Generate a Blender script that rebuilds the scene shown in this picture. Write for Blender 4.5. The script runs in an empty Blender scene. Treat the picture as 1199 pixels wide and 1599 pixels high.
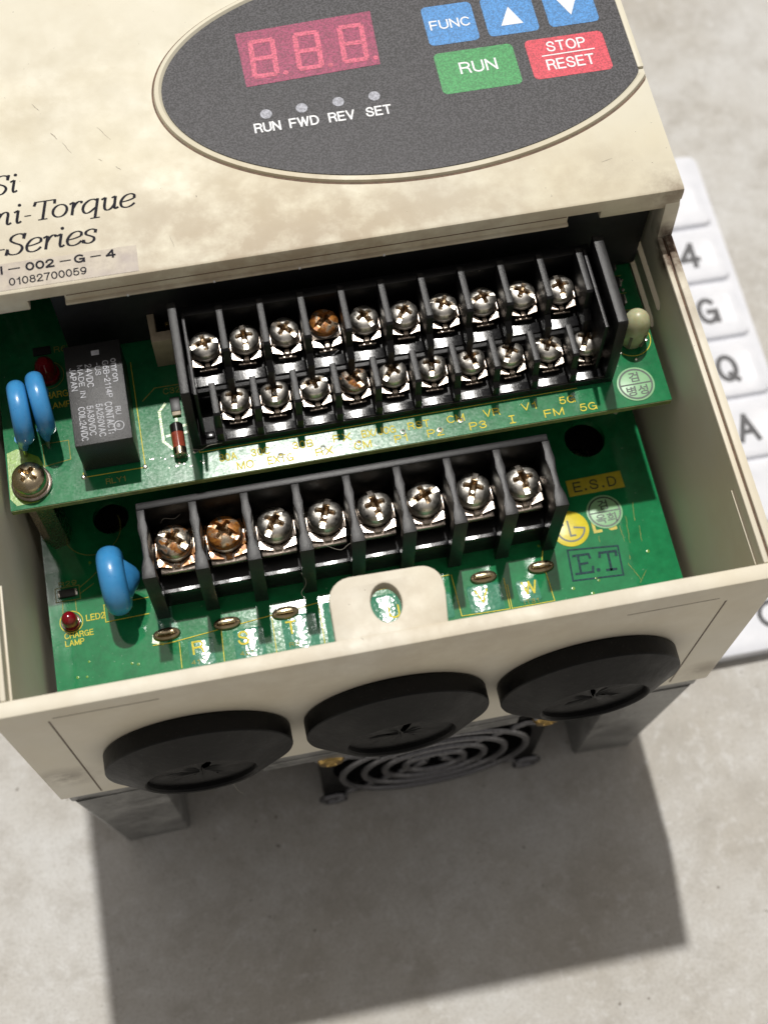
import bpy, bmesh, math, random
from mathutils import Vector, Matrix
R = math.radians
S = 0.001                      # all builder coordinates are millimetres
rng = random.Random(7)
scene = bpy.context.scene
col = scene.collection
GZ = -13.0                     # ground level (mm)

# ------------------------------------------------------------------ camera
cam = bpy.data.cameras.new("camera")
cam_ob = bpy.data.objects.new("camera", cam); col.objects.link(cam_ob)
cam_ob.location = (45.746*S, -68.014*S, 314.937*S)
cam_ob.rotation_mode = 'XYZ'
cam_ob.rotation_euler = (0.41500, -0.01608, -0.19500)
cam.sensor_fit = 'VERTICAL'; cam.sensor_height = 24.0; cam.sensor_width = 18.0
cam.lens = 2180.86/1599.0*24.0
cam.clip_start = 0.005; cam.clip_end = 100.0
cam.dof.use_dof = True; cam.dof.focus_distance = 0.252; cam.dof.aperture_fstop = 11.5
scene.camera = cam_ob

# ------------------------------------------------------------------ light
SUN = Vector((0.035, 0.40, 1.0)).normalized()       # direction towards the sun
el = math.asin(SUN.z); az = math.atan2(SUN.x, SUN.y)
w = bpy.data.worlds.new("World"); scene.world = w; w.use_nodes = True
nt = w.node_tree; nt.nodes.clear()
sky = nt.nodes.new('ShaderNodeTexSky'); sky.sky_type = 'NISHITA'; sky.sun_disc = False
sky.sun_elevation = el; sky.sun_rotation = az
sky.air_density = 1.0; sky.dust_density = 1.6; sky.ozone_density = 0.6
bg = nt.nodes.new('ShaderNodeBackground'); bg.inputs['Strength'].default_value = 0.084
out = nt.nodes.new('ShaderNodeOutputWorld')
hs_ = nt.nodes.new('ShaderNodeHueSaturation'); hs_.inputs['Saturation'].default_value = 0.12      # hazy, nearly white sky
nt.links.new(sky.outputs[0], hs_.inputs['Color']); wt = nt.nodes.new('ShaderNodeMix'); wt.data_type = 'RGBA'; wt.blend_type = 'MULTIPLY'; wt.inputs[0].default_value = 1.0
wt.inputs[7].default_value = (1.0, 0.92, 0.835, 1)            # white balance of the photograph: warm open shade
nt.links.new(hs_.outputs[0], wt.inputs[6]); nt.links.new(wt.outputs[2], bg.inputs['Color']); nt.links.new(bg.outputs[0], out.inputs['Surface'])
sl = bpy.data.lights.new("sun", 'SUN'); sl.energy = 3.3; sl.angle = R(1.4); sl.color = (1.0, 0.972, 0.93)
so = bpy.data.objects.new("sun", sl); col.objects.link(so)
so.rotation_euler = SUN.to_track_quat('Z', 'Y').to_euler(); so.location = (0, 0.4, 1.0)
scene.view_settings.view_transform = 'Standard'; scene.view_settings.look = 'None'
scene.view_settings.gamma = 1.0; scene.view_settings.exposure = 0.0
scene.view_settings.use_curve_mapping = False

# ------------------------------------------------------------------ materials
MATS = {}
class NB:
    def __init__(s, name):
        s.m = bpy.data.materials.new(name); s.m.use_nodes = True
        s.t = s.m.node_tree; s.b = s.t.nodes['Principled BSDF']; MATS[name] = s.m
        s._co = None
    def n(s, typ, **kw):
        nd = s.t.nodes.new(typ)
        for k, v in kw.items(): setattr(nd, k, v)
        return nd
    def l(s, a, b): s.t.links.new(a, b)
    def set(s, **kw):
        for k, v in kw.items():
            k = k.replace('_', ' ')
            for inp in s.b.inputs:
                if inp.name.lower() == k.lower():
                    if hasattr(v, 'is_linked') or isinstance(v, bpy.types.NodeSocket): s.l(v, inp)
                    elif isinstance(v, tuple) and len(v) == 3 and inp.type == 'RGBA': inp.default_value = (*v, 1)
                    else: inp.default_value = v
    def co(s, rand=False):
        """object coordinates in millimetres, shifted per object for shared meshes"""
        if s._co: return s._co
        tc = s.n('ShaderNodeTexCoord'); mp = s.n('ShaderNodeVectorMath', operation='SCALE'); mp.inputs[3].default_value = 1000.0
        s.l(tc.outputs['Object'], mp.inputs[0]); o = mp.outputs[0]
        if rand:
            oi = s.n('ShaderNodeObjectInfo'); ml = s.n('ShaderNodeMath', operation='MULTIPLY'); ml.inputs[1].default_value = 97.0
            s.l(oi.outputs['Random'], ml.inputs[0]); ad = s.n('ShaderNodeVectorMath', operation='ADD')
            s.l(o, ad.inputs[0]); s.l(ml.outputs[0], ad.inputs[1]); o = ad.outputs[0]
        s._co = o; return o
    def noise(s, scale, detail=4, rough=.55, vec=None, dist=0.0):
        nd = s.n('ShaderNodeTexNoise'); nd.inputs['Scale'].default_value = scale; nd.inputs['Detail'].default_value = detail
        nd.inputs['Roughness'].default_value = rough; nd.inputs['Distortion'].default_value = dist
        s.l(vec or s.co(), nd.inputs['Vector']); return nd.outputs['Fac']
    def ramp(s, fac, lo, hi, a=0.0, b=1.0):
        nd = s.n('ShaderNodeMapRange'); nd.clamp = True
        nd.inputs[1].default_value = lo; nd.inputs[2].default_value = hi; nd.inputs[3].default_value = a; nd.inputs[4].default_value = b
        s.l(fac, nd.inputs[0]); return nd.outputs[0]
    def mul(s, a, b):
        nd = s.n('ShaderNodeMath', operation='MULTIPLY'); s.l(a, nd.inputs[0])
        if isinstance(b, (int, float)): nd.inputs[1].default_value = b
        else: s.l(b, nd.inputs[1])
        return nd.outputs[0]
    def mx(s, a, b):
        nd = s.n('ShaderNodeMath', operation='MAXIMUM'); s.l(a, nd.inputs[0]); s.l(b, nd.inputs[1]); return nd.outputs[0]
    def mix(s, fac, a, b):
        nd = s.n('ShaderNodeMix', data_type='RGBA')
        if isinstance(fac, (int, float)): nd.inputs[0].default_value = fac
        else: s.l(fac, nd.inputs[0])
        for v, i in ((a, 6), (b, 7)):
            if isinstance(v, tuple): nd.inputs[i].default_value = (*v, 1)
            else: s.l(v, nd.inputs[i])
        return nd.outputs[2]
    def bump(s, h, dist_mm, strength=1.0):
        nd = s.n('ShaderNodeBump'); nd.inputs['Distance'].default_value = dist_mm*S; nd.inputs['Strength'].default_value = strength
        s.l(h, nd.inputs['Height']); s.l(nd.outputs[0], s.b.inputs['Normal']); return nd
    def spot(s, c, r0, r1, stretch=(1, 1, 1)):
        """soft-edged patch round a fixed place on the thing (wear and stains)"""
        sb = s.n('ShaderNodeVectorMath', operation='SUBTRACT'); s.l(s.co(), sb.inputs[0]); sb.inputs[1].default_value = c
        ml = s.n('ShaderNodeVectorMath', operation='MULTIPLY'); s.l(sb.outputs[0], ml.inputs[0]); ml.inputs[1].default_value = stretch
        ln = s.n('ShaderNodeVectorMath', operation='LENGTH'); s.l(ml.outputs[0], ln.inputs[0])
        return s.ramp(ln.outputs['Value'], r0, r1, 1.0, 0.0)

def simple(name, c, rough=.5, metal=0.0, spec=.5, coat=0.0, rnd=False, bump=None, vary=.12, vscale=.6):
    b = NB(name); b.co(rnd)
    n = b.noise(vscale, 5)
    f = b.ramp(n, .3, .7)
    c2 = tuple(x*(1-vary) for x in c); c1 = tuple(min(1, x*(1+vary)) for x in c)
    b.set(Base_Color=b.mix(f, c2, c1), Metallic=metal, Roughness=rough, Specular_IOR_Level=spec, Coat_Weight=coat, Coat_Roughness=.12)
    if bump: b.bump(b.noise(bump[0], 3), bump[1], bump[2] if len(bump) > 2 else .6)
    return b

def cream(name, base, stains=(), grime=1.0):
    b = NB(name)
    n1 = b.noise(.03, 4, .55); n2 = b.noise(.13, 8, .66); n3 = b.noise(1.1, 3, .6); n4 = b.noise(.9, 8, .75)
    yel = tuple(a*k for a, k in zip(base, (.985, .93, .80)))
    c = b.mix(b.mul(b.ramp(n1, .40, .70), .6), base, yel)
    smudge = b.mul(b.ramp(n2, .58, .80), .10*grime)
    c = b.mix(smudge, c, (.30, .24, .16))
    n5 = b.noise(.05, 7, .6)
    streak = b.mul(b.ramp(n5, .56, .74), .07*grime)
    c = b.mix(streak, c, (.42, .33, .20))
    speck = b.mul(b.ramp(n3, .735, .765), .75)
    c = b.mix(speck, c, (.055, .04, .03))
    fine = b.mul(b.ramp(n4, .64, .8), .28*grime)
    c = b.mix(fine, c, (.30, .25, .17))
    for (ctr, r0, r1, st, colr, amt) in stains:
        m = b.mul(b.mul(b.spot(ctr, r0, r1, st), amt), b.ramp(n2, .34, .56))
        c = b.mix(m, c, colr)
    b.set(Base_Color=c, Roughness=b.ramp(n2, .3, .7, .40, .58), Specular_IOR_Level=.35)
    b.bump(b.noise(5.0, 2), .03, .5)
    return b

CR = (.665, .628, .505)
cream('cream_cover', CR, stains=[
    ((25, 114, 114), 6, 22, (1, 1, .2), (.48, .41, .28), .20), ((52, 96, 114), 3, 16, (1, 1, .2), (.46, .40, .28), .14),
    ((10, 108, 114), 2, 14, (.6, 1, .2), (.44, .37, .25), .22), ((118, 76, 114), 2, 9, (1, 1, .2), (.40, .35, .28), .20),
    ((40, 80, 114), 2, 10, (1, 1, .2), (.50, .44, .34), .14), ((128, 69, 113), 1, 7, (1, 1, .6), (.20, .14, .09), .7),
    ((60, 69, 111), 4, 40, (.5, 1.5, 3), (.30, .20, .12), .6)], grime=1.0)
cream('cream_case', (.67, .632, .53), stains=[
    ((128.5, 65, 102), 2.6, 5.0, (1.0, .8, 1), (.06, .03, .018), 1.0), ((129, 58, 102), 1, 5, (1.5, .35, 1), (.15, .09, .05), .45),
    ((70, 1, 101), 2, 40, (.5, 1, 1), (.40, .32, .22), .35), ((4, 0, 60), 1, 8, (1, 1, 1), (.12, .09, .06), .6),
    ((128, 0, 52), 1, 7, (1, 1, 1), (.14, .10, .07), .5)], grime=.9)
simple('dirt_line', (.13, .075, .045), .7, vary=.4, vscale=1.4)
simple('scuff_mark', (.34, .30, .23), .6, vary=.4, vscale=3)
simple('seam_line', (.16, .13, .10), .7, vary=.3)

b = NB('keypad_film')
g = b.noise(3.0, 3, .65); g2 = b.noise(.05, 4)
b.set(Base_Color=b.mix(b.ramp(g, .43, .60), (.012, .0115, .0135), (.092, .090, .098)), Roughness=b.ramp(g, .3, .7, .42, .60), Specular_IOR_Level=.4)
b.bump(g, .10, .55)
def film(name, c, k=.30):
    b = NB(name); g = b.noise(3.0, 3, .65)
    hi = tuple(min(1, x*(1+k)) for x in c); lo = tuple(x*(1-k) for x in c)
    b.set(Base_Color=b.mix(b.ramp(g, .41, .61), lo, hi), Roughness=.46, Specular_IOR_Level=.45); b.bump(g, .08, .5)
film('film_blue', (.055, .24, .56)); film('film_green', (.045, .29, .085)); film('film_red', (.62, .055, .085))
film('film_window', (.28, .034, .095), .38); film('film_segment', (.58, .095, .165), .34); film('film_lamp', (.34, .35, .40), .3)
film('film_white', (.80, .81, .82), .06)
simple('ink', (.016, .016, .022), .75, spec=.15, vary=.5, vscale=2.5)
b = NB('label_paper')
n = b.noise(.5, 6, .7); n2 = b.noise(.18, 4)
c = b.mix(b.ramp(n, .45, .75), (.44, .385, .30), (.32, .27, .21)); c = b.mix(b.mul(b.ramp(n2, .46, .66), .6), c, (.29, .235, .22))
b.set(Base_Color=c, Roughness=.42); b.bump(n, .05, .4)

def pcb(name, base, ra=.09, rb=.17):
    b = NB(name)
    n = b.noise(.35, 5, .6); n2 = b.noise(2.2, 3); d = b.noise(1.3, 2, .5)
    c = b.mix(b.ramp(n, .3, .7), tuple(x*.8 for x in base), tuple(x*1.2 for x in base))
    c = b.mix(b.mul(b.ramp(d, .70, .80), .35), c, (.35, .45, .36))
    b.set(Base_Color=c, Roughness=b.ramp(n2, .3, .75, ra, rb), Specular_IOR_Level=.5)
    b.bump(b.noise(.5, 3), .05, .25)
    return b
pcb('pcb_green', (.011, .165, .058), .12, .18); pcb('pcb_green_power', (.012, .18, .064), .05, .09)
b = NB('pcb_track')
n = b.noise(1.5, 3, .6); v = b.n('ShaderNodeTexVoronoi'); v.inputs['Scale'].default_value = 1.25; b.l(b.co(), v.inputs['Vector'])
b.set(Base_Color=b.mix(b.ramp(n, .3, .7), (.030, .19, .105), (.06, .26, .16)), Roughness=.15, Specular_IOR_Level=.8, Coat_Weight=.4, Coat_Roughness=.1)
b.bump(v.outputs['Distance'], .07, .7)
simple('pcb_trace', (.20, .36, .035), .25, spec=.7, vary=.25, vscale=1.5, bump=(1.5, .05, .5))
simple('pcb_edge', (.16, .20, .06), .6, vary=.3)
simple('silk', (.66, .56, .06), .6, spec=.15, vary=.25, vscale=1.6)
simple('silk_dim', (.28, .27, .06), .6, spec=.15, vary=.3, vscale=1.6)
simple('stamp_ink', (.012, .045, .05), .6, spec=.15, vary=.5, vscale=2.0)
simple('sticker_yellow', (.50, .41, .030), .42, spec=.35, vary=.12, bump=(1.5, .04, .4))
simple('sticker_logo', (.66, .55, .028), .34, spec=.4, vary=.10, bump=(.8, .06, .6))
simple('sticker_green', (.27, .50, .27), .36, spec=.35, vary=.08, bump=(.7, .05, .5))
simple('sticker_ink', (.02, .045, .025), .4, vary=.2)

b = NB('black_plastic'); b.co(True)
n = b.noise(6.0, 3, .65); n2 = b.noise(.5, 5)
c = b.mix(b.ramp(n, .52, .80), (.004, .004, .0045), (.022, .022, .024)); c = b.mix(b.mul(b.ramp(n2, .52, .75), .4), c, (.011, .0107, .0105))
b.set(Base_Color=c, Roughness=b.ramp(n, .3, .7, .29, .42), Specular_IOR_Level=.36); b.bump(n, .06, .6)
b = NB('black_gloss'); b.co(True)
n = b.noise(2.5, 4, .6)
b.set(Base_Color=(.008, .008, .009), Roughness=b.ramp(n, .3, .7, .14, .24), Specular_IOR_Level=.7); b.bump(n, .03, .5)
simple('cavity_black', (.012, .012, .013), .6, vary=.3)
b = NB('relay_case')
n = b.noise(6.0, 3, .6)
b.set(Base_Color=b.mix(b.ramp(n, .36, .70), (.008, .0083, .0087), (.034, .034, .034)), Roughness=.37, Specular_IOR_Level=.55); b.bump(n, .09, .7)
simple('relay_print', (.46, .47, .50), .6, spec=.15, vary=.25, vscale=1.5)

def metal(name, c, rough, rust=0.0, rnd=True):
    b = NB(name); b.co(rnd)
    n = b.noise(.45, 5, .65, dist=.6); n2 = b.noise(1.6, 4, .6)
    cc = b.mix(b.ramp(n2, .45, .75), c, tuple(x*.62 for x in c)); met = 1.0; ro = b.ramp(n2, .3, .7, rough*.8, rough*1.6)
    if rust:
        m = b.ramp(n, .62-rust*.35, .70-rust*.30)
        rc = b.mix(b.ramp(n2, .35, .65), (.46, .19, .035), (.16, .05, .012))
        cc = b.mix(m, cc, rc); met = b.ramp(m, 0, 1, 1, .25); ro = b.mx(ro, b.ramp(m, 0, 1, 0, .42))
    b.set(Base_Color=cc, Metallic=met, Roughness=ro); b.bump(n2, .05, .5)
metal('nickel', (.88, .84, .77), .31)
metal('nickel_rusty', (.76, .70, .60), .28, .40)
metal('nickel_rusted', (.74, .64, .48), .26, .80)
metal('recess_metal', (.32, .23, .14), .34)
metal('plate_metal', (.40, .34, .29), .24)
metal('plate_rusty', (.55, .48, .40), .22, .55)
metal('brass', (.50, .34, .12), .25)
metal('bronze', (.52, .43, .29), .22)
metal('solder', (.62, .60, .55), .20)
metal('tarnished_solder', (.30, .24, .15), .30)
metal('guard_wire', (.2, .2, .21), .36)
b = NB('cast_aluminium')
n = b.noise(.12, 7, .7, dist=.5); n2 = b.noise(1.2, 4)
c = b.mix(b.ramp(n, .35, .7), (.17, .17, .165), (.36, .36, .35)); c = b.mix(b.mul(b.ramp(n2, .55, .72), .5), c, (.09, .085, .08))
b.set(Base_Color=c, Metallic=.55, Roughness=b.ramp(n, .3, .7, .38, .6)); b.bump(n2, .12, .5)
b = NB('rubber')
n = b.noise(.25, 6, .7); n2 = b.noise(3.5, 3, .6); n3 = b.noise(1.2, 4)
c = b.mix(b.ramp(n, .4, .7), (.0025, .0025, .0025), (.0065, .0065, .0063)); c = b.mix(b.mul(b.ramp(n2, .66, .74), .5), c, (.09, .085, .075))
b.set(Base_Color=c, Roughness=b.ramp(n, .3, .7, .40, .60), Specular_IOR_Level=.22); b.bump(n3, .08, .5)
simple('rubber_dark', (.006, .006, .006), .6, spec=.3)
b = NB('blue_epoxy')
n = b.noise(1.2, 4); n2 = b.noise(.3, 3)
b.set(Base_Color=b.mix(b.ramp(n2, .3, .7), (.040, .235, .52), (.055, .29, .60)), Roughness=b.ramp(n, .3, .7, .26, .38), Coat_Weight=.35, Coat_Roughness=.15, Subsurface_Weight=.05, Subsurface_Scale=.001)
b.bump(n, .05, .4)
b = NB('red_lens'); b.set(Base_Color=(.20, .003, .010), Roughness=.12, Subsurface_Weight=.2, Subsurface_Scale=.001, Coat_Weight=.5)
b = NB('nylon'); n = b.noise(.8, 4)
b.set(Base_Color=b.mix(b.ramp(n, .35, .7), (.42, .43, .24), (.52, .52, .34)), Roughness=.35, Subsurface_Weight=.4, Subsurface_Scale=.0015)
simple('nylon_white', (.56, .55, .47), .45)
b = NB('diode_glass'); n = b.noise(1.0, 3)
b.set(Base_Color=b.mix(b.ramp(n, .3, .7), (.20, .035, .022), (.33, .07, .035)), Roughness=.10, Coat_Weight=.8)
simple('diode_black', (.012, .010, .010), .18)
simple('chip_black', (.018, .018, .018), .45)
simple('beige_connector', (.40, .33, .23), .5)
simple('fan_black', (.005, .005, .005), .55, spec=.25)

b = NB('concrete')
n1 = b.noise(.016, 8, .62); n2 = b.noise(.09, 9, .70); n3 = b.noise(.45, 3, .5); n4 = b.noise(.33, 7, .72); n6 = b.noise(1.3, 6, .75)
c = b.mix(b.ramp(n1, .38, .64), (.445, .42, .375), (.56, .555, .535))
c = b.mix(b.mul(b.ramp(n2, .48, .70), .65), c, (.355, .332, .295))
c = b.mix(b.mul(b.ramp(n4, .52, .72), .60), c, (.66, .66, .65))
c = b.mix(b.mul(b.ramp(n6, .48, .68), .42), c, (.30, .28, .245))
c = b.mix(b.mul(b.ramp(n3, .715, .765), .85), c, (.10, .078, .055))
b.set(Base_Color=c, Roughness=.85, Specular_IOR_Level=.2)
ad = b.n('ShaderNodeMath', operation='ADD'); b.l(n2, ad.inputs[0]); b.l(b.mul(n6, .25), ad.inputs[1]); b.bump(ad.outputs[0], 1.0, .45)
b = NB('white_plastic'); n = b.noise(.2, 4)
b.set(Base_Color=b.mix(b.ramp(n, .3, .7), (.66, .675, .72), (.74, .75, .79)), Roughness=.24); b.bump(b.noise(.5, 3), .1, .4)
simple('key_ink', (.07, .07, .075), .30)

# ------------------------------------------------------------------ mesh helpers
def fin(bm, mat, smooth=35.0):
    bmesh.ops.recalc_face_normals(bm, faces=bm.faces[:])
    for v in bm.verts: v.co *= S
    me = bpy.data.meshes.new("m"); bm.to_mesh(me); bm.free()
    me.materials.append(MATS[mat])
    if smooth:
        for p in me.polygons: p.use_smooth = True
        me.set_sharp_from_angle(angle=R(smooth))
    return me
def link(name, me, parent=None, loc=(0, 0, 0), rot=(0, 0, 0), label=None, scale=None):
    o = bpy.data.objects.new(name, me); col.objects.link(o)
    if me: me.name = name
    o.location = Vector(loc)*S; o.rotation_euler = rot
    if scale: o.scale = scale
    if parent is not None:
        o.parent = parent; o.matrix_parent_inverse = PINV.get(parent.name, Matrix.Identity(4))
    if label: o["label"] = label
    return o
PINV = {}
def part(name, bm, mat, parent, label=None, smooth=35.0): return link(name, fin(bm, mat, smooth), parent, label=label)

def box(bm, x0, x1, y0, y1, z0, z1, bev=0.0, seg=2):
    t = bmesh.new(); bmesh.ops.create_cube(t, size=1.0)
    for v in t.verts:
        v.co = Vector((x0 if v.co.x < 0 else x1, y0 if v.co.y < 0 else y1, z0 if v.co.z < 0 else z1))
    if bev: bmesh.ops.bevel(t, geom=t.edges[:], offset=bev, segments=seg, affect='EDGES', profile=.5)
    merge(bm, t)
def merge(bm, t):
    me = bpy.data.meshes.new("tmp"); t.to_mesh(me); t.free(); bm.from_mesh(me); bpy.data.meshes.remove(me)
def newbox(*a, **k):
    bm = bmesh.new(); box(bm, *a, **k); return bm
def lathe(bm, prof, n=48, M=None, cap=True):
    """prof: (r, z) list from outside to axis; spun about z, then moved by M"""
    M = M or Matrix.Identity(4); rings = []
    for r, z in prof:
        if r < 1e-6: rings.append([bm.verts.new(M @ Vector((0, 0, z)))])
        else: rings.append([bm.verts.new(M @ Vector((r*math.cos(2*math.pi*i/n), r*math.sin(2*math.pi*i/n), z))) for i in range(n)])
    for a, c in zip(rings[:-1], rings[1:]):
        for i in range(n):
            j = (i+1) % n
            if len(a) == 1 and len(c) == 1: continue
            if len(c) == 1: bm.faces.new((a[i], a[j], c[0]))
            elif len(a) == 1: bm.faces.new((a[0], c[i], c[j]))
            else: bm.faces.new((a[i], a[j], c[j], c[i]))
def tube(bm, pts, r, n=8, closed=False):
    pts = [Vector(p) for p in pts]; m = len(pts); rings = []
    rr = r if isinstance(r, (list, tuple)) else [r]*m
    up = Vector((0, 0, 1)); prev = None
    for i, p in enumerate(pts):
        a = pts[i-1] if (i > 0 or closed) else p; c = pts[(i+1) % m] if (i < m-1 or closed) else p
        d = (c-a).normalized()
        if prev is None:
            u = d.cross(up if abs(d.z) < .9 else Vector((1, 0, 0))).normalized()
        else: u = (prev - d*prev.dot(d)).normalized()
        prev = u; v = d.cross(u)
        rings.append([bm.verts.new(p + rr[i]*(u*math.cos(2*math.pi*k/n)+v*math.sin(2*math.pi*k/n))) for k in range(n)])
    for i in range(m if closed else m-1):
        a, c = rings[i], rings[(i+1) % m]
        for k in range(n): bm.faces.new((a[k], a[(k+1) % n], c[(k+1) % n], c[k]))
    if not closed: bm.faces.new(rings[0][::-1]); bm.faces.new(rings[-1])
def curve_mesh(c):
    o = bpy.data.objects.new("tmpc", c); col.objects.link(o)
    dg = bpy.context.evaluated_depsgraph_get(); ev = o.evaluated_get(dg); me = ev.to_mesh()
    bm = bmesh.new(); bm.from_mesh(me); ev.to_mesh_clear(); bpy.data.objects.remove(o); bpy.data.curves.remove(c)
    return bm
def flat(loops, z0, z1, bev=0.0, axes='xyz'):
    """solid plate from 2D loops (first is the outline, the others holes)"""
    c = bpy.data.curves.new("tmpc", 'CURVE'); c.dimensions = '2D'; c.fill_mode = 'BOTH'
    th = z1-z0; c.extrude = max(th/2-bev, 0); c.bevel_depth = bev; c.bevel_resolution = 1; c.offset = -bev
    for lp in loops:
        sp = c.splines.new('POLY'); sp.points.add(len(lp)-1); sp.use_cyclic_u = True
        for p, q in zip(sp.points, lp): p.co = (q[0], q[1], 0, 1)
    bm = curve_mesh(c)
    bmesh.ops.remove_doubles(bm, verts=bm.verts[:], dist=1e-4)
    for v in bm.verts:
        v.co.z += (z0+z1)/2
        if axes == 'yz': v.co = Vector((v.co.z, v.co.x, v.co.y))
        elif axes == 'xz': v.co = Vector((v.co.x, v.co.z, v.co.y))
    return bm
def sheet(loops, z):
    c = bpy.data.curves.new("tmpc", 'CURVE'); c.dimensions = '2D'; c.fill_mode = 'BOTH'
    for lp in loops:
        sp = c.splines.new('POLY'); sp.points.add(len(lp)-1); sp.use_cyclic_u = True
        for p, q in zip(sp.points, lp): p.co = (q[0], q[1], 0, 1)
    bm = curve_mesh(c)
    for v in bm.verts: v.co.z = z
    return bm
def circ(cx, cy, r, n=40, ry=None, a0=0, a1=360):
    ry = ry or r
    k = n if a1-a0 == 360 else n+1
    return [(cx+r*math.cos(R(a0+(a1-a0)*i/n)), cy+ry*math.sin(R(a0+(a1-a0)*i/n))) for i in range(k)]
def rrect(x0, y0, x1, y1, r, n=5):
    p = []
    for cx, cy, a in ((x1-r, y1-r, 0), (x0+r, y1-r, 90), (x0+r, y0+r, 180), (x1-r, y0+r, 270)):
        p += [(cx+r*math.cos(R(a+90*i/n)), cy+r*math.sin(R(a+90*i/n))) for i in range(n+1)]
    return p
def ribbon(bm, pts, wd, z, closed=False):
    """flat line of given width on the plane z"""
    pts = [Vector((p[0], p[1])) for p in pts]; m = len(pts); L = []
    for i, p in enumerate(pts):
        a = pts[i-1] if (i > 0 or closed) else p; c = pts[(i+1) % m] if (i < m-1 or closed) else p
        d = (c-a); d = d.normalized() if d.length > 1e-9 else Vector((1, 0)); nn = Vector((-d.y, d.x))
        wi = wd[i] if isinstance(wd, (list, tuple)) else wd
        L.append((bm.verts.new((p.x+nn.x*wi/2, p.y+nn.y*wi/2, z)), bm.verts.new((p.x-nn.x*wi/2, p.y-nn.y*wi/2, z))))
    for i in range(m if closed else m-1):
        a, c = L[i], L[(i+1) % m]; bm.faces.new((a[0], a[1], c[1], c[0]))
def lines(paths, wd, z, closed=False):
    """flat strokes; sharp corners are split into butt-lapped strokes"""
    bm = bmesh.new(); k = 0
    for p in paths:
        if closed: ribbon(bm, p, wd, z+.002*(k % 4), True); k += 1; continue
        runs = [[Vector(p[0])]]
        for a in range(1, len(p)):
            runs[-1].append(Vector(p[a]))
            if a < len(p)-1:
                d0 = Vector(p[a])-Vector(p[a-1]); d1 = Vector(p[a+1])-Vector(p[a])
                if d0.length and d1.length and d0.angle(d1) > R(35): runs.append([Vector(p[a])])
        for q in runs:
            q[0] = q[0]+(q[0]-q[1]).normalized()*wd*.5; q[-1] = q[-1]+(q[-1]-q[-2]).normalized()*wd*.5
            ribbon(bm, q, wd, z+.002*(k % 4)); k += 1
    return bm
def text_bm(s, x0, y0, x1, y1, z, bold=0.0, rot=0, keep=False, shear=0.0, spacing=1.0):
    """lettering fitted into the box x0..x1, y0..y1; rot=-90 reads towards -y"""
    c = bpy.data.curves.new("tmpc", 'FONT'); c.body = s; c.resolution_u = 3; c.offset = bold; c.shear = shear; c.space_character = spacing
    bm = curve_mesh(c)
    xs = [v.co.x for v in bm.verts]; ys = [v.co.y for v in bm.verts]
    ax, bx, ay, by = min(xs), max(xs), min(ys), max(ys)
    for v in bm.verts:
        u = (v.co.x-ax)/max(bx-ax, 1e-6); t = (v.co.y-ay)/max(by-ay, 1e-6)
        if rot == -90: v.co = Vector((x0+(x1-x0)*t, y1-(y1-y0)*u, z))
        else: v.co = Vector((x0+(x1-x0)*u, y0+(y1-y0)*t, z))
    return bm
def _el(cx, cy, rx, ry, a0, a1, n=14): return [(cx+rx*math.cos(R(a0+(a1-a0)*i/n)), cy+ry*math.sin(R(a0+(a1-a0)*i/n))) for i in range(n+1)]
_BOWL = [(0, 1), (.38, 1)] + _el(.38, .76, .24, .24, 90, -90, 8)[1:] + [(0, .52)]
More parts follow.
